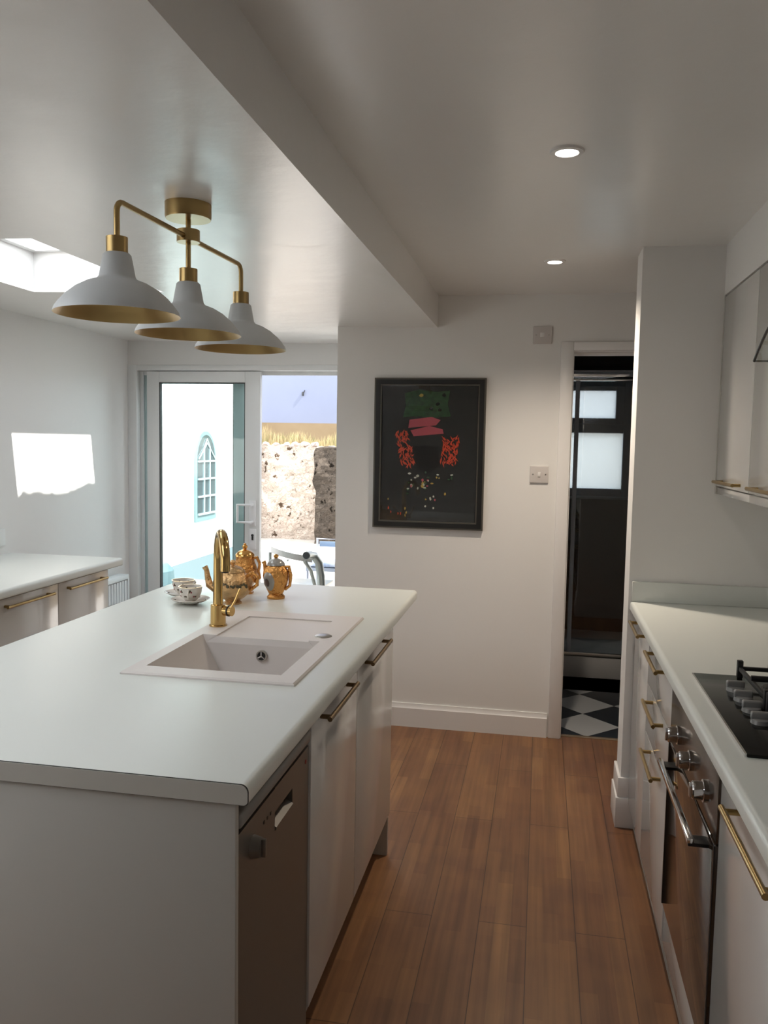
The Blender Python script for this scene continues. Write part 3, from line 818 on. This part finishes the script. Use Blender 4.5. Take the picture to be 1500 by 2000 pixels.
# two black chairs tucked under the far side of the island
def make_chair(y, label):
    t = thing('dining_chair', (-1.42, y, 0), label, 'chair', 'black chairs behind the island')
    B().box(-1.60, -1.20, y - .2, y + .2, .44, .47, .012, 3).obj('seat', BLACK, t)
    pts = []
    for i in range(13):
        k = (i - 6) / 6
        pts.append((-1.60 + .04 * k * k, y + .19 * k, .840 - .045 * k ** 4))
    B().tube(pts, .012, 10).obj('top_rail', BLACK, t)
    sb = B()
    for k in (-.66, -.33, 0, .33, .66):
        sb.tube([(-1.575, y + .17 * k, .468), (-1.60 + .04 * k * k, y + .19 * k, .840 - .045 * k ** 4)], .006, 8)
    sb.obj('spindles', BLACK, t)
    for (lx, ly) in ((-1.57, -.17), (-1.57, .17), (-1.23, -.17), (-1.23, .17)):
        B().tube([(lx, y + ly, .445), (lx + (-.02 if lx < -1.4 else .02), y + ly * 1.1, 0)], [.016, .011], 10).obj('leg', BLACK, t)
    return t
c0 = make_chair(2.36, 'black spindle chair behind the island, nearer the camera')
dup(c0, (-1.42, 2.88, 0), 'black spindle chair behind the island, nearer the sliding door')

# ------------------------------------------------------------------ pendant
px, py, th, aa, zbar, zrim, D = -.90, 2.02, .051, .331, 2.0, 1.762, .267
pd = thing('pendant_light', (px, py, zc(px)), 'three-shade grey and brass bar light hanging above the island', 'ceiling light')
dr = Vector((math.sin(th), math.cos(th), 0))
def sh(s, z): return Vector((px, py, 0)) + dr * aa * s + Vector((0, 0, z))
B().lathe([(0, zc(px) + .002), (.058, zc(px) + .002), (.058, 2.05), (.056, 2.045), (0, 2.045)], (px, py, 0), 40).obj('ceiling_rose', BRASS, pd)
B().tube([(px, py, 2.045), (px, py, 1.92)], .0065, 12).obj('stem', BRASS, pd)
B().lathe([(0, 2.018), (.029, 2.018), (.029, 1.988), (0, 1.988)], (px, py, 0), 30).obj('hub', BRASS, pd)
for s in (-1, 1):
    p1 = sh(s, 2.0); pts = [sh(s * .07, 2.0), sh(s * .93, 2.0)]
    for i in range(1, 7):
        a = R(90 * i / 6)
        pts.append(sh(s * (.93 + .07 * math.sin(a)), 2.0 - .023 * (1 - math.cos(a))))
    pts.append(sh(s, 1.92))
    B().tube(pts, .0065, 12).obj('arm', BRASS, pd)
for s in (-1, 0, 1):
    c = sh(s, 0)
    o = B().lathe([(0, 1.922), (.023, 1.922), (.023, 1.885), (0, 1.885)], tuple(c), 30).obj('socket_cup', BRASS, pd)
    outer = [(.026, 1.888), (.030, 1.884), (.0385, 1.838), (.043, 1.832), (.065, 1.824), (.088, 1.811), (.108, 1.794), (.122, 1.778), (.130, 1.767), (.1335, 1.757)]
    so = B().lathe([(0, 1.888)] + outer, tuple(c), 56).obj('lamp_shade', SHADE, pd)
    inner = [(.1335, 1.757)] + [(r_ - .003, z_ - .003) for r_, z_ in outer[::-1][1:]] + [(0, 1.880)]
    B().lathe(inner, tuple(c), 56).obj('shade_lining', GOLD_IN, so, label='gold inside of the shade')
    B().lathe([(0, 1.88), (.012, 1.878), (.014, 1.85), (.02, 1.835), (.026, 1.815), (.022, 1.797), (.012, 1.786), (0, 1.783)], tuple(c), 24).obj('bulb', mat('unlit_bulb', (.7, .68, .62), .3) if s == -1 else MATS['unlit_bulb'], so)

# ------------------------------------------------------------------ downlights
def downlight(x, y, label, pw, sz, bl):
    t = thing('downlight', (x, y, ZR), label, 'ceiling light', 'recessed ceiling spotlights')
    B().lathe([(.027, ZR - .001), (.030, ZR - .006), (.041, ZR - .005), (.044, ZR), (.027, ZR)], (x, y, 0), 36).obj('bezel', TRIM, t)
    B().lathe([(0, ZR - .002), (.027, ZR - .002), (.027, ZR)], (x, y, 0), 28).obj('lens', LAMP, t)
    for i, l in ((0, 1),):
        d = bpy.data.lights.new('downlight_beam', 'SPOT'); d.energy = pw; d.color = (1, .86, .70)
        d.spot_size = R(sz); d.spot_blend = bl; d.shadow_soft_size = .03
        o = bpy.data.objects.new('downlight_beam', d); col.objects.link(o); o.location = (x, y, ZR - .012)
    return t
downlight(.037, 2.214, 'round recessed ceiling spotlight nearer the camera', 4, 166, .75)
downlight(.025, 3.492, 'round recessed ceiling spotlight nearer the shower-room door', 55, 135, 1.0)

# ------------------------------------------------------------------ things on the wall
def switch(x0, x1, z0, z1, name, label, cat, kind):
    t = thing(name, ((x0 + x1) / 2, YB, z0), label, cat)
    B().box(x0, x1, YB - .010, YB, z0, z1, .003, 3).obj('plate', PLATE, t)
    xc, zc_ = (x0 + x1) / 2, (z0 + z1) / 2
    for s in (-1, 1):
        B().tube([(xc + s * .031, YB - .0112, zc_), (xc + s * .031, YB - .009, zc_)], .0035, 10).obj('screw', STEEL, t)
    if kind:
        B().box(xc - .007, xc + .007, YB - .0135, YB - .009, zc_ - .012, zc_ + .012, .0015).obj('rocker', TRIM, t)
    else:
        B().box(xc - .012, xc + .010, YB - .0125, YB - .009, zc_ - .010, zc_ + .012, .001).box(xc + .002, xc + .005, YB - .014, YB - .0125, zc_ - .006, zc_ + .004).obj('rocker', TRIM, t)
switch(-.063, .029, 1.992, 2.077, 'isolator_switch', 'white square isolator switch high on the wall above the doorway side', 'switch', 0)
switch(-.057, .034, 1.303, 1.389, 'light_switch', 'white square light switch at mid height left of the doorway', 'switch', 1)

# framed print: an abstract arrangement of colour patches on black
fx0, fx1, fz0, fz1 = -.856, -.285, 1.053, 1.822
pf = thing('framed_picture', ((fx0 + fx1) / 2, YB, fz0), 'black framed dark print with green, pink and orange patches on the back wall', 'picture')
def frame(b, x0, x1, z0, z1, w, y0, y1):
    return b.box(x0, x1, y0, y1, z0, z0 + w).box(x0, x1, y0, y1, z1 - w, z1).box(x0, x0 + w, y0, y1, z0 + w, z1 - w).box(x1 - w, x1, y0, y1, z0 + w, z1 - w)
frame(B(), fx0 + .008, fx1 - .008, fz0 + .008, fz1 - .008, .024, YB - .028, YB).obj('moulding', FRAME_B, pf)
frame(frame(B(), fx0, fx1, fz0, fz1, .009, YB - .024, YB), fx0 + .032, fx1 - .032, fz0 + .032, fz1 - .032, .006, YB - .024, YB - .004).obj('moulding_edge', FRAME_S, pf, label='pewter coloured outer and inner lines')
ya = YB - .010
W, H = fx1 - fx0, fz1 - fz0
def U(u, v): return (fx0 + u * W, fz1 - v * H)            # u right, v down
ab = B().box(fx0 + .038, fx1 - .038, ya, YB - .002, fz0 + .038, fz1 - .038, mi=6); layer = [0]
def patch(pts, mi, jit=0):
    layer[0] += 1
    y = ya - .0002 - layer[0] * .000012
    ab.bm.faces.new([ab.bm.verts.new((U(u, v)[0], y, U(u, v)[1])) for u, v in pts]).material_index = mi
rnd = random.Random(3)
def blob(u, v, ru, rv, mi, n=14, rough=.1):
    patch([(u + ru * math.cos(2 * math.pi * k / n) * (1 + rnd.uniform(-rough, rough)), v + rv * math.sin(2 * math.pi * k / n) * (1 + rnd.uniform(-rough, rough))) for k in range(n)], mi)
patch([(.27, .10), (.40, .075), (.55, .09), (.68, .08), (.66, .17), (.69, .25), (.52, .262), (.38, .25), (.26, .26), (.285, .18)], 1)   # green field
for k in range(10): blob(.33 + rnd.random() * .3, .10 + rnd.random() * .16, .018, .012, rnd.choice((0, 1, 5)), 7, .4)
patch([(.32, .275), (.52, .255), (.60, .275), (.56, .31), (.36, .325), (.31, .33)], 2)
patch([(.33, .345), (.50, .315), (.62, .335), (.63, .365), (.48, .375), (.36, .385)], 2)
for s in (0, 1):
    for k in range(95):
        v = (.35 if s == 0 else .39) + rnd.random() * (.24 if s == 0 else .18)
        w = .062 if s == 0 else .07
        cu_ = (.26 if s == 0 else .705) + (.5 - rnd.random()) * 2 * w + (.05 if s == 0 else -.03) * (v - .37) / .19
        a = rnd.uniform(-.9, .9) + (math.pi / 2)
        l, q = .014 + rnd.random() * .020, .0055
        du, dv2 = math.cos(a), math.sin(a)
        patch([(cu_ - l * du, v - l * dv2 * .74), (cu_ + q * dv2, v - q * du), (cu_ + l * du, v + l * dv2 * .74), (cu_ - q * dv2, v + q * du)], 3)
patch([(.36, .45), (.58, .44), (.60, .58), (.50, .63), (.40, .60)], 0)
for k in range(34):
    blob(.27 + rnd.random() * .45, .62 + rnd.random() * .15, .006 + rnd.random() * .010, .004 + rnd.random() * .008, rnd.choice((4, 5, 4, 1, 2, 5)), 9, .25)
for k in range(8): blob(.47 + rnd.random() * .1, .76 + rnd.random() * .12, .008, .007, rnd.choice((5, 4, 2)), 8, .3)
for k in range(9): blob(.12 + rnd.random() * .2, .80 + rnd.random() * .12, .006, .01, rnd.choice((3, 5)), 6, .4)
ab.obj('print', [A_BLK, A_GRN, A_PNK, A_ORG, A_WHT, A_YEL, ART_BG], pf, smooth=False)
B().box(fx0 + .036, fx1 - .036, YB - .019, YB - .017, fz0 + .036, fz1 - .036).obj('picture_glass', glass_mat('picture_glass', (1, 1, 1), .02), pf)
# faint socket on the left wall above the worktop
t = thing('wall_socket', (XL, 3.62, .98), 'white socket low on the left wall just above the worktop', 'socket')
B().box(XL, XL + .010, 3.56, 3.705, .945, 1.03, .002).obj('plate', UPVC, t)

# ------------------------------------------------------------------ crockery on the island
def handle_loop(b, base, pts, r, n=10): b.tube([tuple(Vector(base) + Vector(p)) for p in pts], r, n)
def ribs(nr, amp, tw=0):
    return lambda a, z: 1 + amp * math.sin(nr * a + tw * z)
# squat teapot behind the tap
tx0, ty0 = -1.085, 2.815
tt = thing('teapot', (tx0, ty0, .90), 'squat gilded floral teapot right behind the tap', 'teapot')
fb = B().lathe([(0, .90), (.036, .90), (.037, .906), (.028, .914), (.045, .925), (.066, .945), (.078, .972), (.078, .995), (.068, 1.015), (.052, 1.027), (.048, 1.034), (.044, 1.034)], (tx0, ty0, 0), 48, mod=ribs(10, .012))
B().lathe([(.050, 1.034), (.048, 1.040), (.034, 1.052), (.016, 1.059), (.007, 1.061), (.010, 1.068), (.012, 1.075), (.006, 1.083), (0, 1.084)], (tx0, ty0, 0), 36).obj('lid', GILT_P, tt)
B().tube([(tx0 - .065, ty0, .955), (tx0 - .10, ty0, .975), (tx0 - .108, ty0, 1.01), (tx0 - .112, ty0, 1.035), (tx0 - .120, ty0, 1.05)], [.02, .016, .012, .010, .012], 14).obj('spout', GILT_P, tt)
B().tube([(tx0 + .060, ty0, 1.018), (tx0 + .088, ty0 - .01, 1.035), (tx0 + .108, ty0 - .012, 1.02), (tx0 + .106, ty0 - .01, .985), (tx0 + .073, ty0, .96)], [.008, .008, .007, .007, .008], 12).obj('pot_handle', GILT, tt)
for k in range(26):
    a = R(-150 + rnd.random() * 130); z = .975 + rnd.random() * .022
    c = Vector((tx0 + .0795 * math.cos(a), ty0 + .0795 * math.sin(a), z))
    fb.tube([tuple(c), tuple(c + Vector((math.cos(a), math.sin(a), 0)) * .0018)], .003 + rnd.random() * .004, 7, mi=1)
fb.obj('pot_body', [GILT_P, ROSE], tt)
# tall coffee pot behind it
tx1, ty1 = -1.115, 3.02
tc_ = thing('coffee_pot', (tx1, ty1, .90), 'tall ornate gilded coffee pot standing behind the teapot', 'coffee pot')
B().lathe([(0, .90), (.040, .90), (.041, .907), (.030, .916), (.033, .93), (.050, .955), (.058, .985), (.056, 1.015), (.046, 1.04), (.040, 1.06), (.042, 1.072), (.038, 1.073)], (tx1, ty1, 0), 48, mod=ribs(6, .03, 12)).obj('pot_body', GILT, tc_)
B().lathe([(.044, 1.072), (.043, 1.08), (.032, 1.092), (.016, 1.100), (.007, 1.103), (.012, 1.112), (.013, 1.118), (.006, 1.124), (.008, 1.128), (0, 1.132)], (tx1, ty1, 0), 36).obj('lid', GILT_S, tc_)
B().tube([(tx1 - .05, ty1, .97), (tx1 - .075, ty1, 1.0), (tx1 - .08, ty1, 1.04), (tx1 - .095, ty1, 1.065)], [.016, .012, .009, .010], 12).obj('spout', GILT, tc_)
B().tube([(tx1 + .035, ty1, 1.06), (tx1 + .058, ty1, 1.068), (tx1 + .072, ty1, 1.04), (tx1 + .066, ty1, 1.005), (tx1 + .074, ty1, .975), (tx1 + .048, ty1, .955)], [.007, .008, .007, .006, .006, .007], 12).obj('pot_handle', GILT, tc_)
tt.scale = (.90, .90, .87); tc_.scale = (.84, .84, .845)
# lidded jug with the grey medallion
tx2, ty2 = -.968, 2.955
tj = thing('lidded_jug', (tx2, ty2, .90), 'small gilded lidded jug with a grey oval medallion', 'jug')
B().lathe([(0, .90), (.033, .90), (.034, .908), (.026, .917), (.032, .93), (.044, .955), (.049, .985), (.047, 1.005), (.036, 1.022), (.030, 1.027)], (tx2, ty2, 0), 48, mod=ribs(5, .02, 8)).obj('pot_body', GILT, tj)
B().lathe([(.034, 1.026), (.032, 1.034), (.022, 1.045), (.010, 1.05), (.005, 1.052)], (tx2, ty2, 0), 32).obj('lid', MEDAL, tj)
B().lathe([(.004, 1.050), (.009, 1.056), (.010, 1.062), (.004, 1.067), (0, 1.068)], (tx2, ty2, 0), 20).obj('lid_knob', GILT_S, tj)
B().tube([(tx2 - .038, ty2 - .01, 1.0), (tx2 - .040, ty2 - .012, 1.03), (tx2 - .045, ty2 - .014, 1.04)], [.008, .007, .009], 12).obj('spout', GILT, tj)
B().tube([(tx2 + .028, ty2, 1.02), (tx2 + .050, ty2, 1.022), (tx2 + .058, ty2, .99), (tx2 + .054, ty2, .95), (tx2 + .036, ty2, .935)], [.006, .007, .007, .006, .006], 12).obj('pot_handle', GILT, tj)
mb = B(); prof = [(.93, .032), (.955, .044), (.985, .049), (1.005, .047)]
def jr(z):
    for (z0, r0), (z1, r1) in zip(prof, prof[1:]):
        if z0 <= z <= z1: return r0 + (r1 - r0) * (z - z0) / (z1 - z0)
    return prof[0][1] if z < .95 else prof[-1][1]
def shell(b, a0, z0, wa, hz, off, n=16):
    cv = None; rings = []
    for q in range(0, 7):
        s = q / 6; ring = []
        for k in range(n):
            t = 2 * math.pi * k / n
            a = a0 + wa * s * math.cos(t); z = z0 + hz * s * math.sin(t)
            rr = jr(z) + off * (1 if q < 6 else 0)
            ring.append(b.bm.verts.new((tx2 + rr * math.cos(a), ty2 + rr * math.sin(a), z)))
            if q == 0: break
        rings.append(ring)
    for k in range(n): b.bm.faces.new((rings[0][0], rings[1][k], rings[1][(k + 1) % n]))
    for a, c in zip(rings[1:], rings[2:]):
        for k in range(n): b.bm.faces.new((a[k], c[k], c[(k + 1) % n], a[(k + 1) % n]))
shell(mb, R(-112), .968, .62, .036, .0025)
mo = mb.obj('medallion', MEDAL, tj)
mb = B(); shell(mb, R(-116), .964, .26, .018, .0038, 12); mb.obj('painted_scene', FIG, mo)

def cup_and_saucer(x, y, labc, labs, ha):
    s = thing('saucer', (x, y, .90), labs, 'saucer', 'floral saucers on the island')
    sp = B().lathe([(0, .9015), (.022, .90), (.026, .9035), (.050, .910), (.067, .919), (.069, .9205), (.066, .9215), (.048, .9125), (.024, .906), (0, .905)], (x, y, 0), 44)
    for k in range(6):
        a = R(60 * k + 20); r_ = .055
        sp.tube([(x + r_ * math.cos(a), y + r_ * math.sin(a), .9135), (x + r_ * math.cos(a), y + r_ * math.sin(a), .9175)], .0045, 8, mi=1)
    sp.obj('dish', [CHINA, ROSE], s)
    c = thing('tea_cup', (x, y, .906), labc, 'cup', 'floral tea cups on the island')
    z = .906
    bw = B().lathe([(0, z + .003), (.018, z), (.020, z + .002), (.019, z + .006), (.030, z + .016), (.038, z + .034), (.041, z + .055), (.0425, z + .058), (.040, z + .058), (.0365, z + .036), (.028, z + .018), (0, z + .011)], (x, y, 0), 44, mod=ribs(8, .01))
    B().lathe([(.0425, z + .0575), (.0428, z + .0588), (.040, z + .0588)], (x, y, 0), 44).obj('gilt_rim', GILT_S, c)
    d = Vector((math.cos(ha), math.sin(ha), 0)); base = Vector((x, y, z))
    B().tube([tuple(base + d * .037 + Vector((0, 0, .048))), tuple(base + d * .055 + Vector((0, 0, .052))), tuple(base + d * .064 + Vector((0, 0, .040))), tuple(base + d * .055 + Vector((0, 0, .024))), tuple(base + d * .034 + Vector((0, 0, .020)))], .0035, 10).obj('cup_handle', CHINA, c)
    for k in range(11):
        a = R(-30 - 12 - k * 26); zz = z + (.042 if k % 2 else .026); r_ = .0385 if k % 2 else .0335
        for q in range(3):
            a2 = a + (q - 1) * .09; z2 = zz + (q % 2) * .005
            p0 = Vector((x + (r_ + .0005) * math.cos(a2), y + (r_ + .0005) * math.sin(a2), z2))
            bw.tube([tuple(p0 - Vector((math.cos(a2), math.sin(a2), 0)) * .003), tuple(p0 + Vector((math.cos(a2), math.sin(a2), 0)) * .0015)], .0032, 7, mi=1 if (k + q) % 3 else 2)
    bw.obj('bowl', [CHINA, ROSE, ROSE2], c)
cup_and_saucer(-1.226, 2.765, 'floral china tea cup in front, handle towards the camera', 'floral saucer under the front tea cup', R(-75))
cup_and_saucer(-1.308, 2.885, 'floral china tea cup standing behind the other cup', 'floral saucer under the rear tea cup', R(70))

# ------------------------------------------------------------------ yard outside
struct(B().box(-9, 4, YD + .12, 20, -.06, 0), 'ground', GROUND, world=True)
B().prism([(-4.19, YD + .14), (-2.15, YD + .14), (-2.2, 6.0), (-4.1, 11.3), (-4.19, 11.3)], 0, .012, 'z').obj('shaded_ground_strip', PAVE_SHADE, None, 'strip standing for shaded ground along the foot of the white wall, blue-grey shade put into its colour', 'shaded_ground_strip')  # outline follows the shaded part of the ground
B().box(-4.5, -4.2, YD + .12, 11.95, 0, 3.6).obj('rendered_wall', RENDER_W, None, 'blank white rendered side wall seen through the door glass', 'wall')
# arched mirror with glazing bars
am = thing('arched_mirror', (-4.18, 9.9, .47), 'tall pointed-arch mirror with glazing bars hung on the white wall', 'mirror')
yc_, hw, zs_, zt_ = 9.90, .325, .47, 1.60
def arch(hw_, z0, zt, n=14):
    zsp = zt - hw_ * 1.15
    pts = [(yc_ - hw_, z0), (yc_ + hw_, z0), (yc_ + hw_, zsp)]
    for i in range(1, n):
        a = math.pi * i / n
        pts.append((yc_ + hw_ * math.cos(a), zsp + hw_ * 1.15 * math.sin(a)))
    pts.append((yc_ - hw_, zsp))
    return pts
B().prism(arch(hw, zs_, zt_), -4.2, -4.175, 'x').obj('frame', MFR, am)
B().prism(arch(hw - .05, zs_ + .09, zt_ - .05), -4.175, -4.170, 'x').obj('glass', MIRR, am)
gb = B()
for yy in (-.09, .09): gb.box(-4.17, -4.155, yc_ + yy - .01, yc_ + yy + .01, zs_ + .09, 1.40)
for zz in (.56, .78, 1.0, 1.22): gb.box(-4.17, -4.15, yc_ - hw + .05, yc_ + hw - .05, zz - .011, zz + .011)
gb.tube([(-4.16, yc_ - .09, 1.40), (-4.16, yc_, 1.50)], .009, 6).tube([(-4.16, yc_ + .09, 1.40), (-4.16, yc_, 1.50)], .009, 6).tube([(-4.16, yc_ - .26, 1.25), (-4.16, yc_, 1.45)], .009, 6).tube([(-4.16, yc_ + .26, 1.25), (-4.16, yc_, 1.45)], .009, 6)
gb.obj('glazing_bars', MBAR, am)
# rubble stone walls
def rubble(x0, x1, y0, y1, h, name, m_, label, amp, seed, round_left=False):
    b = B(); nx = int((x1 - x0) / .05); nz = int(h / .05)
    off = Vector((seed * 3.1, 0, seed))
    def fp(i, k):
        x = x0 + (x1 - x0) * i / nx; z = h * k / nz
        p = Vector((x, y0, z))
        n_ = noise.noise(p * 4 + off) * amp + noise.noise(p * 11 + off) * amp * .5
        hx = noise.noise(Vector((x * 5, seed, 0))) * .04 * (z / h) ** 4
        if i == 0: x += noise.noise(Vector((0, z * 5, seed))) * .05
        return (x, y0 - n_, z + hx)
    G = [[b.bm.verts.new(fp(i, k)) for k in range(nz + 1)] for i in range(nx + 1)]
    for i in range(nx):
        for k in range(nz): b.bm.faces.new((G[i][k], G[i + 1][k], G[i + 1][k + 1], G[i][k + 1]))
    T = [b.bm.verts.new((G[i][nz].co.x, y1, G[i][nz].co.z + .02)) for i in range(nx + 1)]
    for i in range(nx): b.bm.faces.new((G[i][nz], G[i + 1][nz], T[i + 1], T[i]))
    Bt = [b.bm.verts.new((G[i][0].co.x, y1, 0)) for i in range(nx + 1)]
    for i in range(nx): b.bm.faces.new((T[i], T[i + 1], Bt[i + 1], Bt[i])); b.bm.faces.new((Bt[i], Bt[i + 1], G[i + 1][0], G[i][0]))
    for i in (0, nx):
        b.bm.faces.new([G[i][k] for k in range(nz + 1)] + [T[i], Bt[i]])
    return b.obj(name, m_, None, label, 'wall', smooth=False)
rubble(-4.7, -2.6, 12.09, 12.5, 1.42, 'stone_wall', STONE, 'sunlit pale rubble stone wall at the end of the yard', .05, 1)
rubble(-3.23, -2.2, 11.62, 11.98, 1.40, 'shaded_stone_pier', STONE_SHADE, 'rubble stone pier on the right side of the door view, shade put into its colour', .07, 5)
# loose stones on top of the wall
for i in range(7):
    x = -4.3 + i * .155 + rnd.uniform(-.02, .02); s = rnd.uniform(.04, .07)
    b = B(); bmesh.ops.create_icosphere(b.bm, subdivisions=2, radius=s)
    for v in b.bm.verts:
        v.co += v.co.normalized() * noise.noise(v.co * 30 + Vector((i, 0, 0))) * s * .5
        v.co.z *= .55; v.co += Vector((x, 12.12, 1.42 + s * .45))
    b.obj('loose_stone', RUBBLE, None, 'pale loose stone on top of the rubble wall, %s of the row' % ('leftmost', 'second from the left', 'third from the left', 'fourth from the left', 'fifth from the left', 'sixth from the left', 'rightmost')[i], 'stone', 'loose stones on the wall top', smooth=False)
g = B()
for i in range(1000):
    x = rnd.uniform(-4.6, -2.5); y = rnd.uniform(12.2, 12.9); h_ = (.10 + .20 * max(0, noise.noise(Vector((x * 2.2, 3, 0))) + .45)) * rnd.uniform(.5, 1.2)
    z0 = 1.42; lx, ly = rnd.uniform(-.06, .06), rnd.uniform(-.04, .04); w = .006
    g.quad([(x - w, y, z0), (x + w, y, z0), (x + lx * .5 + w * .7, y + ly * .5, z0 + h_ * .6), (x + lx * .5 - w * .7, y + ly * .5, z0 + h_ * .6)])
    g.bm.faces.new([g.bm.verts.new(p) for p in ((x + lx * .5 - w * .7, y + ly * .5, z0 + h_ * .6), (x + lx * .5 + w * .7, y + ly * .5, z0 + h_ * .6), (x + lx, y + ly, z0 + h_))])
g.obj('dry_grass', GRASS, None, 'dry yellow grass growing along the top of the rubble wall', 'grass', kind='stuff', smooth=False)
B().box(-6, 2, 12.52, 14.95, 0, 1.43).obj('earth_bank', TAN, None, 'brown earth bank rising behind the rubble wall', 'bank')
hs = thing('neighbouring_house', (-3, 15.2, 1.43), 'white rendered house beyond the grassy wall, coloured lavender-blue for shade', 'house')
B().box(-9, 3, 15.0, 15.3, 1.83, 6.5).obj('wall', RENDER_SHADE, hs)
B().box(-9, 3, 14.97, 15.3, 1.0, 1.83).obj('plinth', TAN, hs, label='tan brown plinth band')
B().box(-4.425, -4.395, 14.97, 15.0, 2.34, 2.41, .004).tube([(-4.39, 14.98, 2.40), (-4.37, 14.97, 2.44)], .008, 6).obj('wall_hook', BLACK, hs)

# garden chair of bent metal tube (only its back shows above the worktop)
gc = thing('garden_chair', (-1.75, 5.95, 0), 'grey metal tube garden chair with its open tube end facing the door', 'chair')
tb = B().tube([(-1.606, 5.58, .690), (-1.602, 5.64, .688), (-1.585, 5.70, .675), (-1.555, 5.73, .62), (-1.54, 5.74, .52), (-1.535, 5.75, .3), (-1.53, 5.76, 0)], .029, 18)
tb.obj('frame_tube', TUBE, gc)
B().tube([(-1.6063, 5.576, .690), (-1.606, 5.5802, .690)], .0245, 18).obj('tube_end', BLACK, gc, label='black hollow tube end')
B().tube([(-1.66, 5.72, .63), (-1.62, 5.75, .56), (-1.59, 5.78, .42), (-1.58, 5.8, .0)], .014, 12).obj('leg', TUBE, gc)
B().tube([(-1.93, 5.75, .3), (-1.95, 5.76, 0)], .014, 12).obj('leg', TUBE, gc)
rb = B(); ptsr = []
for i in range(11):
    k = i / 10; ptsr.append((-1.92 + .31 * k, 5.74 - .03 * math.sin(math.pi * k), .700 - .09 * k + .03 * (1 - math.sin(math.pi * (.5 + k / 2)))))
for (a, c) in zip(ptsr, ptsr[1:]):
    for off in (0,):
        rb.bm.faces.new([rb.bm.verts.new(p) for p in ((a[0], a[1], a[2] - .022), (c[0], c[1], c[2] - .022), (c[0], c[1], c[2] + .022), (a[0], a[1], a[2] + .022))])
        rb.bm.faces.new([rb.bm.verts.new(p) for p in ((a[0], a[1] + .01, a[2] - .022), (c[0], c[1] + .01, c[2] - .022), (c[0], c[1] + .01, c[2] + .022), (a[0], a[1] + .01, a[2] + .022))])
        rb.bm.faces.new([rb.bm.verts.new(p) for p in ((a[0], a[1], a[2] + .022), (c[0], c[1], c[2] + .022), (c[0], c[1] + .01, c[2] + .022), (a[0], a[1] + .01, a[2] + .022))])
rb.obj('back_rail', mat('grey_flat_bar', (.42, .40, .37), .4, .5), gc)
B().tube([(-1.78, 5.70, .632), (-1.78, 5.712, .632)], .008, 12).obj('rivet', CHROME, gc)
B().box(-1.95, -1.55, 5.76, 6.15, .40, .43, .006).obj('seat', TUBE, gc)
B().tube([(-1.93, 5.75, .68), (-1.93, 5.75, .3)], .014, 12).obj('back_post', TUBE, gc)
gt = thing('garden_armchair', (-1.6, 6.9, 0), 'blue and white cushioned garden seat against the shade-coloured stone pier', 'chair')
B().tube([(-1.86, 6.8, 0), (-1.86, 6.8, .665), (-1.45, 6.8, .665), (-1.45, 6.8, 0)], .011, 10).obj('frame_tube', mat('grey_blue_metal', (.35, .38, .45), .4, .4), gt)
B().box(-1.84, -1.46, 6.79, 6.81, .60, .645, .004).obj('back_slat', mat('slate_blue_slat', (.12, .17, .24), .6), gt)
B().box(-1.86, -1.42, 6.45, 6.82, .475, .525, .02, 3).obj('cushion', BLUEF, gt)
B().box(-1.86, -1.42, 6.45, 6.82, .44, .47).obj('seat', MATS['grey_blue_metal'], gt)
for (x, y) in ((-1.85, 6.47), (-1.44, 6.47)): B().tube([(x, y, .45), (x, y, 0)], .011, 8).obj('leg', MATS['grey_blue_metal'], gt)
B().lathe([(0, 0), (.13, 0), (.16, .1), (.175, .3), (.165, .45), (.12, .50), (.10, .505), (0, .505)], (-2.98, 6.0, .0125), 32).obj('garden_pot', POT, None, 'rounded blue-grey pot just outside the sliding door glass', 'pot')
